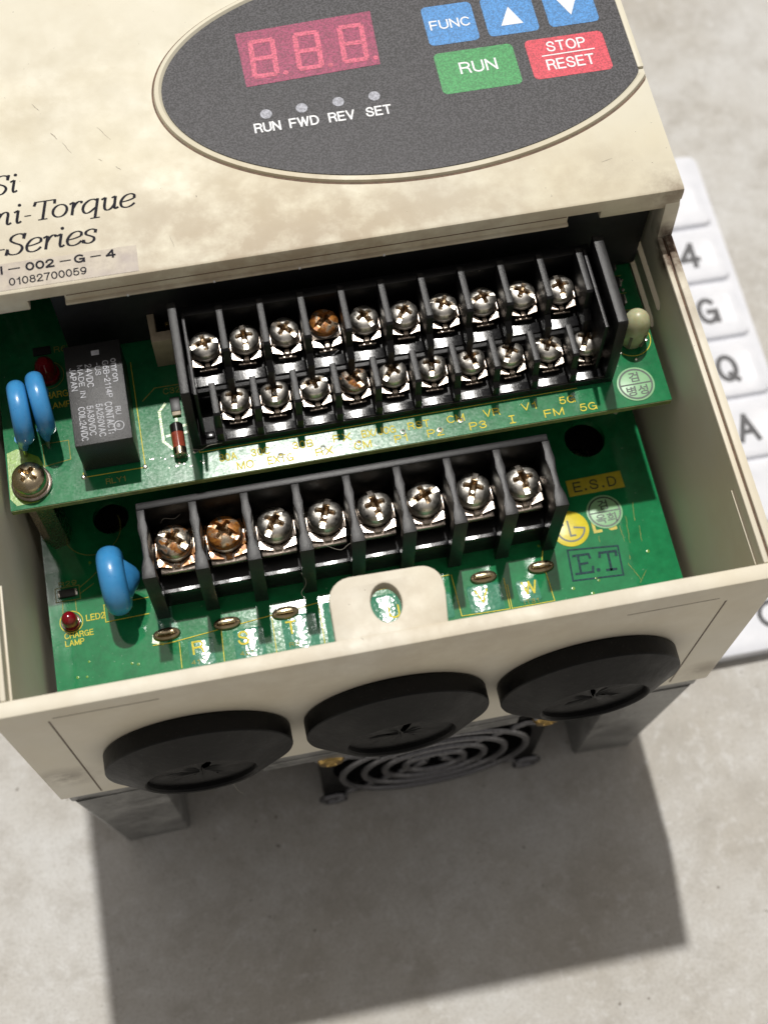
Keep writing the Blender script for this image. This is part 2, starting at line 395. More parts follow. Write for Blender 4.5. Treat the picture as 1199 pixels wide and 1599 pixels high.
SF = {'A': (.72, [[(0, 0), (.36, 1)], [(.36, 1), (.72, 0)], [(.13, .34), (.59, .34)]]),
 'B': (.66, [[(0, 0), (0, 1)], _BOWL, [(.38, .52)] + _el(.40, .26, .26, .26, 90, -90, 8) + [(0, 0)]]),
 'C': (.74, [_el(.38, .5, .38, .5, 42, 318, 18)]), 'D': (.70, [[(0, 0), (0, 1)], [(0, 1), (.26, 1)] + _el(.28, .5, .42, .5, 90, -90, 12) + [(0, 0)]]),
 'E': (.60, [[(0, 0), (0, 1)], [(0, 1), (.58, 1)], [(0, .52), (.53, .52)], [(0, 0), (.6, 0)]]), 'F': (.56, [[(0, 0), (0, 1)], [(0, 1), (.56, 1)], [(0, .5), (.5, .5)]]),
 'G': (.76, [_el(.38, .5, .38, .5, 48, 335, 18), [(.42, .46), (.75, .46)], [(.75, .46), (.75, .02)]]), 'H': (.68, [[(0, 0), (0, 1)], [(.68, 0), (.68, 1)], [(0, .52), (.68, .52)]]),
 'I': (.12, [[(.06, 0), (.06, 1)]]), 'J': (.5, [[(.48, 1), (.48, .26)] + _el(.24, .26, .24, .26, 0, -170, 10)[1:]]), 'L': (.54, [[(0, 0), (0, 1)], [(0, 0), (.54, 0)]]),
 'M': (.80, [[(0, 0), (0, 1)], [(0, 1), (.4, .05)], [(.4, .05), (.8, 1)], [(.8, 1), (.8, 0)]]), 'N': (.68, [[(0, 0), (0, 1)], [(0, 1), (.68, 0)], [(.68, 0), (.68, 1)]]),
 'O': (.80, [_el(.40, .5, .40, .5, 0, 360, 24)]), 'P': (.62, [[(0, 0), (0, 1)], [(0, 1), (.36, 1)] + _el(.36, .73, .26, .27, 90, -90, 8)[1:] + [(0, .46)]]),
 'Q': (.80, [_el(.40, .5, .40, .5, 0, 360, 24), [(.48, .24), (.78, -.04)]]), 'R': (.66, [[(0, 0), (0, 1)], [(0, 1), (.38, 1)] + _el(.38, .75, .26, .25, 90, -90, 8)[1:] + [(0, .5)], [(.36, .5), (.52, .44), (.60, .28), (.62, .08), (.66, 0)]]),
 'S': (.66, [[(.62, .74), (.58, .90), (.44, .99), (.28, 1.0), (.12, .93), (.04, .80), (.07, .65), (.20, .56), (.44, .48), (.60, .39), (.65, .26), (.60, .10), (.46, .01), (.30, 0), (.13, .05), (.02, .18), (0, .30)]]),
 'T': (.66, [[(0, 1), (.66, 1)], [(.33, 1), (.33, 0)]]), 'U': (.68, [[(0, 1), (0, .32)] + _el(.34, .32, .34, .32, 180, 360, 12)[1:] + [(.68, 1)]]),
 'V': (.70, [[(0, 1), (.35, 0)], [(.35, 0), (.70, 1)]]), 'W': (1.0, [[(0, 1), (.25, 0)], [(.25, 0), (.5, 1)], [(.5, 1), (.75, 0)], [(.75, 0), (1.0, 1)]]),
 'X': (.68, [[(0, 0), (.68, 1)], [(0, 1), (.68, 0)]]), 'Y': (.68, [[(0, 1), (.34, .46)], [(.68, 1), (.34, .46)], [(.34, .46), (.34, 0)]]),
 '0': (.58, [_el(.29, .5, .29, .5, 0, 360, 22)]), '1': (.40, [[(.06, .76), (.22, .82), (.32, 1)], [(.32, 1), (.32, 0)]]),
 '2': (.58, [[(.02, .70), (.05, .86), (.16, .97), (.30, 1.0), (.46, .95), (.55, .80), (.53, .63), (.40, .45), (.18, .25), (.03, .06), (0, 0)], [(0, 0), (.58, 0)]]),
 '3': (.58, [[(.02, .76), (.12, .95), (.30, 1.0), (.47, .94), (.54, .77), (.46, .60), (.24, .54)], [(.24, .54), (.48, .47), (.58, .28), (.50, .08), (.30, 0), (.10, .06), (0, .26)]]),
 '4': (.60, [[(.45, 0), (.45, 1)], [(.45, 1), (0, .30)], [(0, .30), (.60, .30)]]), '5': (.58, [[(.52, 1), (.10, 1)], [(.10, 1), (.04, .50)], [(.04, .50), (.16, .60), (.32, .63), (.50, .54), (.58, .33), (.50, .10), (.30, 0), (.10, .05), (0, .22)]]),
 '6': (.58, [_el(.29, .32, .29, .32, 0, 360, 18), [(.01, .36), (.05, .70), (.18, .93), (.34, 1.0), (.52, .90)]]), '7': (.56, [[(0, 1), (.56, 1)], [(.56, 1), (.34, .55), (.20, 0)]]),
 '8': (.58, [_el(.29, .76, .24, .24, 0, 360, 16), _el(.29, .27, .29, .27, 0, 360, 18)]), '9': (.58, [_el(.29, .68, .29, .32, 0, 360, 18), [(.57, .64), (.53, .30), (.40, .07), (.24, 0), (.06, .10)]]),
 '/': (.5, [[(0, 0), (.5, 1)]]), '-': (.4, [[(0, .46), (.4, .46)]]), ':': (.12, [[(.06, .05), (.06, .20)], [(.06, .55), (.06, .70)]]), ' ': (.3, []),
 'o': (.56, [_el(.28, .34, .28, .34, 0, 360, 18)]), 'm': (.84, [[(0, 0), (0, .68)], [(0, .44), (.1, .62), (.24, .68), (.36, .62), (.42, .46), (.42, 0)], [(.42, .44), (.52, .62), (.66, .68), (.78, .62), (.84, .46), (.84, 0)]]),
 'n': (.5, [[(0, 0), (0, .68)], [(0, .44), (.1, .62), (.26, .68), (.42, .62), (.5, .46), (.5, 0)]]), 'r': (.32, [[(0, 0), (0, .68)], [(0, .42), (.1, .6), (.32, .68)]]), 'e': (.56, [[(0, .36), (.56, .36)], _el(.28, .34, .28, .34, 5, 315, 16)])}
def stroke_bm(s, x0, y0, x1, y1, z, wt=.135, rot=0):
    """monoline lettering fitted into the box; rot=-90 reads towards -y"""
    H = (y1-y0) if rot == 0 else (x1-x0); Lg = (x1-x0) if rot == 0 else (y1-y0)
    gap = .26; tot = sum(SF[c][0] for c in s)+gap*(len(s)-1); wd = wt*H
    sx = (Lg-wd)/max(tot, .2) if len(s) > 1 or SF[s][0] > .2 else H; sy = H-wd; u = 0; bm = bmesh.new(); k = 0
    for ch in s:
        adv, st = SF[ch]
        for p in st:
            q = []
            for (a, c) in p:
                lx = wd/2+(u+a)*sx; ly = wd/2+c*sy
                q.append((x0+lx, y0+ly) if rot == 0 else (x0+ly, y1-lx))
            cl = len(q) > 6 and abs(q[0][0]-q[-1][0])+abs(q[0][1]-q[-1][1]) < 1e-6
            if not cl:                                   # square ends so that corners meet
                for e, f in ((0, 1), (-1, -2)):
                    d = Vector(q[e])-Vector(q[f]); d = d.normalized()*wd*.45 if d.length else d; q[e] = (q[e][0]+d.x, q[e][1]+d.y)
            ribbon(bm, q[:-1] if cl else q, wd, z+.0015*(k % 4), cl); k += 1
        u += adv+gap
    return bm
def letter(s, x0, y0, x1, y1, z, mat, parent, wt=.135, **k): return part('lettering', stroke_bm(s, x0, y0, x1, y1, z, wt), mat, parent, smooth=0)

# ------------------------------------------------------------------ ground
bm = bmesh.new(); bmesh.ops.create_grid(bm, x_segments=40, y_segments=40, size=3000)
for v in bm.verts: v.co.z = GZ; v.co.x += 65; v.co.y += 60
g = link('ground', fin(bm, 'concrete')); g["kind"] = "structure"; g["label"] = "pale worn concrete ground"

# ------------------------------------------------------------------ motor drive
drive = bpy.data.objects.new("motor_drive", None); col.objects.link(drive)
drive.location = Vector((65, 75, GZ))*S; drive.empty_display_size = .05
drive["label"] = "opened cream plastic motor drive with green circuit boards and screw terminals"
drive["category"] = "motor drive"
PINV[drive.name] = Matrix.Translation(-drive.location)
YB = 150.0
ZT, ZB, ZC = 101.7, 44.5, 114.0

# --- housing
bm = flat([[(0, ZB), (130, ZB), (130, ZT), (0, ZT)]], 0.0, 2.8, .35, axes='xz')
housing = part('housing', bm, 'cream_case', drive)
def capsule(y0, y1, zc, h, n=8, tilt=0.0):
    r = h/2; p = [(y1-r+r*math.cos(R(-90+180*i/n)), zc+tilt/2+r*math.sin(R(-90+180*i/n))) for i in range(n+1)]
    p += [(y0+r+r*math.cos(R(90+180*i/n)), zc-tilt/2+r*math.sin(R(90+180*i/n))) for i in range(n+1)]
    return p
slots = [capsule(59.3, 76, 90.9, 2.7), capsule(59.4, 76, 84.7, 2.7)]
side = [(2.85, ZB), (YB, ZB), (YB, 110.4), (69.4, 110.4), (69.0, 109.5), (68.2, ZT-1.2), (2.85, ZT-1.2)]
part('side_wall', flat([side]+slots, 127.3, 129.95, axes='yz'), 'cream_case', housing)
part('side_wall', flat([side], 0.05, 2.7, axes='yz'), 'cream_case', housing)
# double rim on the side walls with a dirty groove between
for xa, xb in ((127.2, 128.15), (128.55, 130.0), (0.0, 1.45), (1.85, 2.8)):
    part('rim', newbox(xa, xb, 2.9, 68.3, ZT-1.6, ZT-(.25 if xa in (127.2, 1.85) else 0), bev=.22), 'cream_case', housing)
part('rim_groove', newbox(128.0, 128.7, 3.0, 68.3, ZT-1.9, ZT-.75), 'dirt_line', housing)
part('rim_groove', newbox(1.3, 2.0, 3.0, 68.3, ZT-1.9, ZT-.75), 'dirt_line', housing)
# sloping step of the side walls up to the cover
for xa, xb in ((127.25, 130.0), (0.0, 2.75)):
    part('wall_step', flat([[(68.35, ZT-2.2), (72, ZT-2.2), (72, 110.6), (69.3, 110.6), (68.6, 106)]], xa, xb, .2, axes='yz'), 'cream_case', housing)
# inner ribs
part('wall_rib', newbox(126.95, 127.35, 4, 18, 97.6, 98.0, bev=.1), 'cream_case', housing)
part('wall_rib', newbox(2.65, 3.1, 3, 24, 97.2, 97.7, bev=.1), 'cream_case', housing)
for x in (9.5, 11.6):
    part('wall_rib', newbox(x, x+.9, 2.7, 14.0, 52, 62.2, bev=.2), 'nylon_white', housing)
for k in range(3):
    part('wall_rib', newbox(5.5+2.1*k, 6.4+2.1*k, 84, 85.2, 88, 108, bev=.2), 'cream_case', housing)
# floor and closed dark rear of the case
part('case_floor', newbox(2.6, 127.4, 2.7, YB, 44.6, 50.0), 'cavity_black', housing)
part('rear_wall', newbox(0.1, 129.9, YB, YB+2.6, 44.6, 113.0, bev=.3), 'cream_case', housing)
part('inner_shroud', newbox(17.5, 126.6, 72.5, 118, 87.2, 110.6, bev=.4), 'cavity_black', housing)  # presumed inner plate; widened to the right to deepen the shade under the cover
# screw lug standing in from the front wall
lug = [(55.3, 1.6), (73.6, 1.2), (74.5, 8.0)] + [(71.0+3.5*math.cos(R(a)), 9.6+3.5*math.sin(R(a))) for a in range(0, 91, 15)] + \
      [(59.4+3.9*math.cos(R(a)), 9.4+3.9*math.sin(R(a))) for a in range(90, 181, 15)]
hole = circ(64.6, 7.8, 2.55, 28, 3.4)
part('screw_lug', flat([lug, hole], 98.4, 101.55, .3), 'cream_case', housing)
# moulded seam on the front wall
part('mould_seam', newbox(8.0, 8.3, -.05, .2, 46, 96), 'seam_line', housing)
part('mould_seam', newbox(121.5, 121.8, -.05, .2, 47, 94), 'seam_line', housing)
part('mould_seam', newbox(9, 26, -.04, .2, 97.2, 97.4), 'seam_line', housing)
part('mould_seam', newbox(104, 120, -.04, .2, 95.8, 96.0), 'seam_line', housing)
part('corner_foot', newbox(.4, 2.2, .3, 2.3, ZB-1.0, ZB+.4, bev=.3), 'cream_case', housing)
part('corner_foot', newbox(127.8, 129.6, .3, 2.3, ZB-1.0, ZB+.4, bev=.3), 'cream_case', housing)

# --- front cover (its bottom edge hangs over the terminals)
cover_bm = bmesh.new()
prof = [(69.2, 111.2), (69.2, 113.35), (69.4, 113.8), (69.85, 114.0), (YB+2.8, 114.0), (YB+2.8, 110.8), (71.4, 110.8), (71.4, 111.2)]
va = [cover_bm.verts.new((0.0, y, z)) for y, z in prof]; vb = [cover_bm.verts.new((130.0, y, z)) for y, z in prof]
for i in range(len(prof)):
    j = (i+1) % len(prof); cover_bm.faces.new((va[i], va[j], vb[j], vb[i]))
cover_bm.faces.new(va); cover_bm.faces.new(vb[::-1])
cover = part('front_cover', cover_bm, 'cream_cover', drive)
part('cover_tongue', newbox(20.6, 109.4, 69.35, 71.2, 108.9, 111.35, bev=.25), 'cream_cover', cover)
part('cover_lip', newbox(20.5, 109.5, 68.75, 70.2, 108.55, 109.15, bev=.2), 'cream_cover', cover)
part('cover_edge_tab', newbox(.05, 14.5, 69.25, 71.2, 108.3, 111.35, bev=.25), 'cream_cover', cover)
part('cover_edge_tab', newbox(115.3, 129.95, 69.25, 71.2, 109.0, 111.35, bev=.2), 'cream_cover', cover)
bm = bmesh.new()
for x in (31, 46, 61, 76): box(bm, x, x+.35, 68.70, 69.0, 108.6, 109.1)
part('lip_nick', bm, 'white_plastic', cover)
part('dirt_seam', newbox(21, 109, 69.22, 69.5, 110.9, 111.3), 'dirt_line', cover)

# serif italic lettering drawn as pen strokes
def cr(pts, n=6, closed=False):
    P = [Vector(p) for p in pts]; m = len(P); o = []
    rngi = range(m if closed else m-1)
    for i in rngi:
        p0 = P[i-1] if (i > 0 or closed) else P[0]; p1 = P[i]; p2 = P[(i+1) % m]; p3 = P[(i+2) % m] if (i+2 < m or closed) else P[-1]
        for k in range(n):
            t = k/n
            o.append(.5*((2*p1)+(p2-p0)*t+(2*p0-5*p1+4*p2-p3)*t*t+(3*p1-p0-3*p2+p3)*t**3))
    if not closed: o.append(P[-1])
    return o
EN = [(0, .86), (.12, .94), (.25, 1.0)]
GL = {
 'i': (.64, [EN, [(.25, 1.0), (.25, .5), (.26, .2), (.34, .03), (.44, .05), (.54, .14)]], [(.27, 1.40, .12)]),
 'n': (1.22, [EN, [(.25, 1.0), (.25, 0)], [(.25, .55), (.42, .88), (.66, 1.0), (.83, .86), (.84, .45), (.86, .15), (.94, .03), (1.03, .06), (1.12, .14)]], []),
 'u': (1.24, [EN, [(.25, 1.0), (.25, .35), (.33, .07), (.54, .0), (.76, .16), (.9, .42)], [(.66, .9), (.9, 1.0)], [(.9, 1.0), (.9, .4), (.92, .12), (1.0, .03), (1.08, .06), (1.16, .14)]], []),
 'r': (.86, [EN, [(.25, 1.0), (.25, 0)], [(.25, .5), (.40, .84), (.58, .99), (.74, .97), (.8, .9)]], [(.76, .90, .09)]),
 'o': (1.08, [], []), '-': (.62, [[(.06, .47), (.5, .47)]], []),
 'e': (1.04, [[(.1, .45), (.5, .50), (.9, .63)], [(.9, .63), (.88, .88), (.62, 1.0), (.28, .88), (.06, .5), (.15, .12), (.46, -.01), (.76, .07), (.97, .26)]], []),
 'q': (1.2, [[(.92, .86), (.70, 1.0), (.40, .96), (.12, .68), (.06, .32), (.22, .03), (.50, .03), (.9, .36)], [(.94, 1.04), (.92, -.45)], [(.62, -.46), (1.24, -.46)]], []),
 's': (.86, [[(.74, .74), (.70, .93), (.44, 1.01), (.17, .89), (.16, .68), (.42, .53), (.68, .37), (.70, .14), (.46, -.01), (.17, .05), (.06, .24)], [(.05, .03), (.06, .3)], [(.74, .70), (.75, .97)]], []),
 'S': (1.2, [[(.98, 1.12), (.92, 1.38), (.60, 1.48), (.25, 1.34), (.17, 1.06), (.45, .83), (.84, .62), (.98, .34), (.80, .04), (.45, -.02), (.16, .10), (.05, .40)], [(.98, 1.06), (1.03, 1.48)], [(.02, -.02), (.06, .44)]], []),
 'T': (1.22, [[(.02, 1.43), (1.32, 1.43)], [(-.02, 1.12), (.05, 1.46)], [(1.28, 1.46), (1.30, 1.12)], [(.67, 1.43), (.67, 0)], [(.38, .03), (.98, .03)]], []),
}
def script(word, x, y, u, z, parent):
    for ch in word:
        adv, strokes, dots = GL[ch]; bm = bmesh.new(); k = 0
        def place(p): return (x+(p[0]+.22*p[1])*u, y+p[1]*u)
        for st in strokes:
            pts = cr(st) if len(st) > 2 else [Vector(st[0]), (Vector(st[0])+Vector(st[1]))/2, Vector(st[1])]
            wd = []
            for i in range(len(pts)):
                d = pts[min(i+1, len(pts)-1)]-pts[max(i-1, 0)]; d = d.normalized() if d.length else Vector((1, 0))
                wd.append((.085+.105*abs(d.y)**1.3)*u)
            ribbon(bm, [place(p) for p in pts], wd, z+.002*k); k += 1
        if ch == 'o':
            pts = [Vector((.5+.45*math.cos(2*math.pi*i/32), .5+.47*math.sin(2*math.pi*i/32))) for i in range(32)]
            ribbon(bm, [place(p) for p in pts], [(.085+.10*abs(math.cos(2*math.pi*i/32))**1.3)*u for i in range(32)], z, closed=True)
        for dx, dy, r in dots:
            c = place((dx, dy)); bm.faces.new([bm.verts.new((c[0]+r*u*math.cos(2*math.pi*i/14), c[1]+r*u*math.sin(2*math.pi*i/14), z+.008)) for i in range(14)])
        part('lettering', bm, 'ink', parent, smooth=0)
        x += adv*u
script('Si', 10.6, 89.8, 2.62, 114.03, cover)
script('ni-Torque', 10.55, 83.2, 2.68, 114.03, cover)
script('-Series', 10.45, 77.0, 2.72, 114.03, cover)
# scuffs on the cover top
bm = bmesh.new()
for (x, y, dx, dy, wd) in ((32.6, 92.2, .9, -1.0, .10), (29.9, 94.3, .5, -.5, .13), (22.2, 101.5, 1.0, -1.6, .16), (24.0, 99.0, 1.3, -2.6, .09), (19.5, 108.5, 1.2, -1.8, .10), (30.4, 101.3, 2.0, -3.2, .07), (117, 77.5, 2.1, .5, .09), (40, 76, .5, -2.6, .07)):
    pts = [(x+dx*t+.05*math.sin(9*t+x), y+dy*t) for t in [i/8 for i in range(9)]]
    ribbon(bm, pts, [wd*(.3+1.4*math.sin(math.pi*(i+.5)/9)*(.6+.4*rng.random())) for i in range(9)], 114.02)
part('scuff', bm, 'scuff_mark', cover, smooth=0)

# --- serial number sticker
lab = [(6.0, 70.0), (33.95, 69.85), (34.15, 75.05), (31.6, 75.2), (29.6, 75.12), (26, 75.25), (22, 75.22), (17, 75.35), (6.0, 75.4)]
label = part('serial_label', flat([lab], 113.98, 114.06), 'label_paper', drive, label="worn grey paper label with serial number")
for s, a, c in (('S', 8.7, 10.3), ('I', 10.9, 11.35), ('002', 15.2, 20.1), ('G', 23.4, 25.3), ('4', 28.8, 30.5)):
    letter(s, a, 73.2, c, 74.95, 114.09, 'ink', label, wt=.21)
for a, c in ((12.3, 14.3), (21.0, 22.9), (26.2, 28.0)): part('lettering', sheet([[(a, 73.95), (c, 73.95), (c, 74.2), (a, 74.2)]], 114.09), 'ink', label, smooth=0)
letter('01082700059', 12.2, 70.75, 25.3, 72.3, 114.09, 'ink', label, wt=.15)

# --- keypad: oval film with raised rim, cut off by the right edge of the cover
KX, KY, KA, KB = 87.6, 105.3, 46.4, 25.4
def oval(a, bb, n=96, xmax=129.9):
    p = []
    for i in range(n):
        t = 2*math.pi*i/n; x = KX+a*math.cos(t); p.append((min(x, xmax), KY+bb*math.sin(t)))
    return p
keypad = part('keypad', flat([oval(KA-1.4, KB-1.4, xmax=128.9)], 113.6, 114.42), 'keypad_film', drive)
def oval_ring(a0, b0, h0, a1, b1, h1, a2, b2, h2, a3, b3, h3):
    bm = bmesh.new(); n = 160
    tm = math.acos(min(1, (129.9-KX)/KA)); R_ = []
    for a, bb, h in ((a0, b0, h0), (a1, b1, h1), (a2, b2, h2), (a3, b3, h3)):
        ring = []
        for i in range(n+1):
            t = tm + (2*math.pi-2*tm)*i/n
            x = KX+a*math.cos(t); ring.append(bm.verts.new((min(x, 129.95), KY+bb*math.sin(t), h)))
        R_.append(ring)
    for p, q in zip(R_[:-1], R_[1:]):
        for i in range(n): bm.faces.new((p[i], p[i+1], q[i+1], q[i]))
    return bm
part('keypad_rim', oval_ring(KA+.1, KB+.1, 113.9, KA-.15, KB-.15, 114.6, KA-.9, KB-.9, 114.75, KA-1.5, KB-1.5, 114.1), 'cream_cover', keypad)
part('keypad_rim', newbox(128.85, 130.05, KY-8.6, KY+11, 113.5, 114.55, bev=.2), 'cream_cover', keypad)
part('rim_groove', oval_ring(KA+.42, KB+.42, 114.012, KA+.3, KB+.3, 114.014, KA+.2, KB+.2, 114.016, KA+.08, KB+.08, 114.018), 'dirt_line', keypad, smooth=0)
ZK = 114.42
disp = part('display', flat([[(57.9, 105.0), (82.7, 105.9), (83.2, 118.6), (57.7, 117.6)]], ZK-.2, ZK+.05), 'film_window', keypad, label="magenta three digit display window")
def seg7(x, y, wd, h, t, sl):
    """seven segment figure eight with its point"""
    bm = bmesh.new(); m = h/2; e = .02
    def q(pts, dz=0): bm.faces.new([bm.verts.new((x+px+sl*py, y+py, ZK+.08+dz)) for px, py in pts])
    for yy in (0, m-t/2, h-t): q([(e+t*.4, yy), (wd-e-t*.4, yy), (wd-e-t*.4, yy+t), (e+t*.4, yy+t)])
    for xx in (0, wd-t):
        for y0, y1 in ((t*.5+e, m-e), (m+e, h-t*.5-e)): q([(xx, y0), (xx+t, y0), (xx+t, y1), (xx, y1)], .006)
    bm.faces.new([bm.verts.new((x+wd+1.15+.5*math.cos(2*math.pi*i/12), y+.4+.5*math.sin(2*math.pi*i/12), ZK+.08)) for i in range(12)])
    return bm
for x, y in ((59.3, 106.6), (67.6, 106.9), (76.0, 107.1)): part('digit', seg7(x, y, 5.0, 9.0, .95, .045), 'film_segment', disp, smooth=0)
for x, y in ((60.4, 98.4), (66.9, 98.6), (73.6, 98.8), (80.2, 98.9)): part('indicator', sheet([circ(x, y, 1.05, 24)], ZK+.04), 'film_lamp', keypad, smooth=0)
for s, a, c in (('RUN', 57.8, 62.6), ('FWD', 64.1, 69.5), ('REV', 71.2, 76.0), ('SET', 78.0, 82.7)): letter(s, a, 94.45, c, 96.6, ZK+.04, 'film_white', keypad, wt=.16)
def button(x0, y0, x1, y1, mat): return part('button', flat([rrect(x0, y0, x1, y1, 1.0)], ZK-.1, ZK+.03), mat, keypad)
b1 = button(92.5, 108.3, 102.0, 117.6, 'film_blue'); b2 = button(103.8, 108.5, 113.4, 117.8, 'film_blue'); b3 = button(115.4, 108.7, 124.9, 118.0, 'film_blue')
b4 = button(92.6, 96.9, 107.4, 106.4, 'film_green'); b5 = button(109.7, 97.2, 124.5, 106.4, 'film_red')
ZL = ZK+.06
letter('FUNC', 93.4, 111.9, 101.1, 114.1, ZL, 'film_white', b1)
letter('RUN', 96.7, 100.9, 103.7, 103.6, ZL, 'film_white', b4)
letter('STOP', 113.5, 103.1, 120.9, 105.5, ZL, 'film_white', b5); letter('RESET', 112.6, 98.9, 121.6, 101.4, ZL, 'film_white', b5)
part('lettering', sheet([[(112.2, 102.2), (122.2, 102.3), (122.2, 102.55), (112.2, 102.45)]], ZL), 'film_white', b5, smooth=0)
part('arrow', sheet([[(106.5, 110.7), (110.7, 110.7), (108.7, 115.0)]], ZL), 'film_white', b2, smooth=0)
part('arrow', sheet([[(117.9, 115.4), (119.95, 111.0), (122.0, 115.4)]], ZL), 'film_white', b3, smooth=0)

# --- grommets in the front wall
def grommet(x, seed):
    M = Matrix.Translation((x, 0, 68.6)) @ Matrix.Rotation(R(90), 4, 'X')      # spins about -y
    bm = bmesh.new()
    lathe(bm, [(15.2, -.3), (16.4, 0), (16.8, .4), (16.8, 3.4), (16.65, 3.65), (16.3, 3.8), (10.5, 6.7), (10.2, 6.8), (9.9, 6.65), (9.7, 6.2), (9.6, 3.2), (9.0, 1.6), (0, 1.5)], 72, M)
    gr = part('grommet', bm, 'rubber', drive, smooth=22)
    rg = random.Random(seed); bm = bmesh.new(); n = 64; L = []
    ph = rg.random()*6
    inner = []
    for k in range(n):                                   # membrane ring with a ragged torn opening
        a = 2*math.pi*k/n; r = .45+4.2*abs(math.cos(1.5*a+ph))**22+rg.uniform(0, .2); inner.append(r)
    for t, zz in ((0, 5.5), (.3, 5.4), (.65, 5.3), (1, 5.2)):
        L.append([bm.verts.new(M @ Vector(((9.75+(inner[k]-9.75)*t)*math.cos(2*math.pi*k/n), (9.75+(inner[k]-9.75)*t)*math.sin(2*math.pi*k/n), zz+t*t*(.35*math.sin(7*2*math.pi*k/n+ph)+rg.uniform(-.25, .25))))) for k in range(n)])
    for a, c in zip(L[:-1], L[1:]):
        for i in range(n):
            j = (i+1) % n; bm.faces.new((a[i], a[j], c[j], c[i]))
    part('torn_membrane', bm, 'rubber', gr, smooth=40)
    return gr
for i, x in enumerate((29.15, 65.2, 101.0)): grommet(x, 3+i)

# --- heatsink
hs = part('heatsink', newbox(.9, 129.1, .9, YB-2, 37.8, 44.45, bev=.4), 'cast_aluminium', drive, label="dull grey cast aluminium heatsink under the case")
def leg(xo0, xo1, xi, sgn):
    bm = bmesh.new(); L = []
    for z, xo, y in ((38.2, xo0, .55), (20, xo0+(xo1-xo0)*.38, 1.0), (-6, xo0+(xo1-xo0)*.9, 1.7), (GZ, xo1, 2.0)):
        L.append([bm.verts.new((xo, y+.8, z)), bm.verts.new((xo+sgn*1.0, y, z)), bm.verts.new((xi-sgn*.5, y+.3, z)), bm.verts.new((xi, y+1.2, z)), bm.verts.new((xi, 110, z)), bm.verts.new((xo, 110, z))])
    for a, c in zip(L[:-1], L[1:]):
        for i in range(6): j = (i+1) % 6; bm.faces.new((a[i], a[j], c[j], c[i]))
    bm.faces.new(L[0]); bm.faces.new(L[-1][::-1])
    return bm
part('leg', leg(1.2, 4.2, 19.2, 1), 'cast_aluminium', hs, smooth=30)
part('leg', leg(128.8, 125.4, 111.0, -1), 'cast_aluminium', hs, smooth=30)
for k in range(6): part('fin', newbox(26+k*15.5, 28+k*15.5, 18, 110, GZ+6, 37.9, bev=.3), 'cast_aluminium', hs)
part('fan_bracket', newbox(39, 92, .75, 2.4, 33.6, 37.9, bev=.3), 'cast_aluminium', hs)

# --- cooling fan with wire guard
FX, FZ = 75.8, 11.5
fan = part('fan', flat([rrect(FX-25, FZ-24.2, FX+25, FZ+23, 3), circ(FX, FZ, 22.3, 48)], 3.2, 13.5, .2, axes='xz'), 'fan_black', drive)
bm = bmesh.new(); lathe(bm, [(9.5, 0), (9.5, 7), (8.8, 8), (0, 8.2)], 40, Matrix.Translation((FX, 13, FZ)) @ Matrix.Rotation(R(90), 4, 'X')); part('hub', bm, 'fan_black', fan)
for k in range(7):
    bm = bmesh.new(); a = 2*math.pi*k/7; P = []
    for t in (0, .33, .66, 1):
        r = 9+12.4*t
        for s_, yy in ((-1, 11.5), (1, 6.5)): P.append(bm.verts.new((FX+r*math.cos(a+s_*.26+.25*t), yy, FZ+r*math.sin(a+s_*.26+.25*t))))
    for i in range(3): bm.faces.new((P[2*i], P[2*i+1], P[2*i+3], P[2*i+2]))
    part('blade', bm, 'fan_black', fan, smooth=60)
for r in (6.6, 11.2, 15.8, 20.6):
    bm = bmesh.new(); tube(bm, [(FX+r*math.cos(2*math.pi*i/56), 1.6, FZ+r*math.sin(2*math.pi*i/56)) for i in range(56)], .78, 8, True); part('guard_ring', bm, 'guard_wire', fan)
for sx, sz in ((1, 1), (-1, 1), (-1, -1), (1, -1)):
    bm = bmesh.new(); ez = 20.0 if sz > 0 else 18.5
    pts = [(FX+sx*1.5, 2.3, FZ+sz*1.3), (FX+sx*10, 2.3, FZ+sz*9), (FX+sx*19.3, 2.0, FZ+sz*(ez-3))]
    pts += [(FX+sx*(22.6+2.9*math.cos(R(a))), 1.5, FZ+sz*(ez+2.9*math.sin(R(a)))) for a in (215, 260, 310, 0, 50, 100, 150)]
    tube(bm, pts, .8, 8); part('guard_arm', bm, 'guard_wire', fan)
for x in (52.9, 98.6):
    bm = bmesh.new(); lathe(bm, [(3.0, 0), (3.0, .8), (2.4, 1.8), (1.2, 2.1), (.9, 1.5), (0, 1.4)], 28, Matrix.Translation((x, 2.0, 31.6)) @ Matrix.Rotation(R(90), 4, 'X')); part('screw', bm, 'brass', fan)

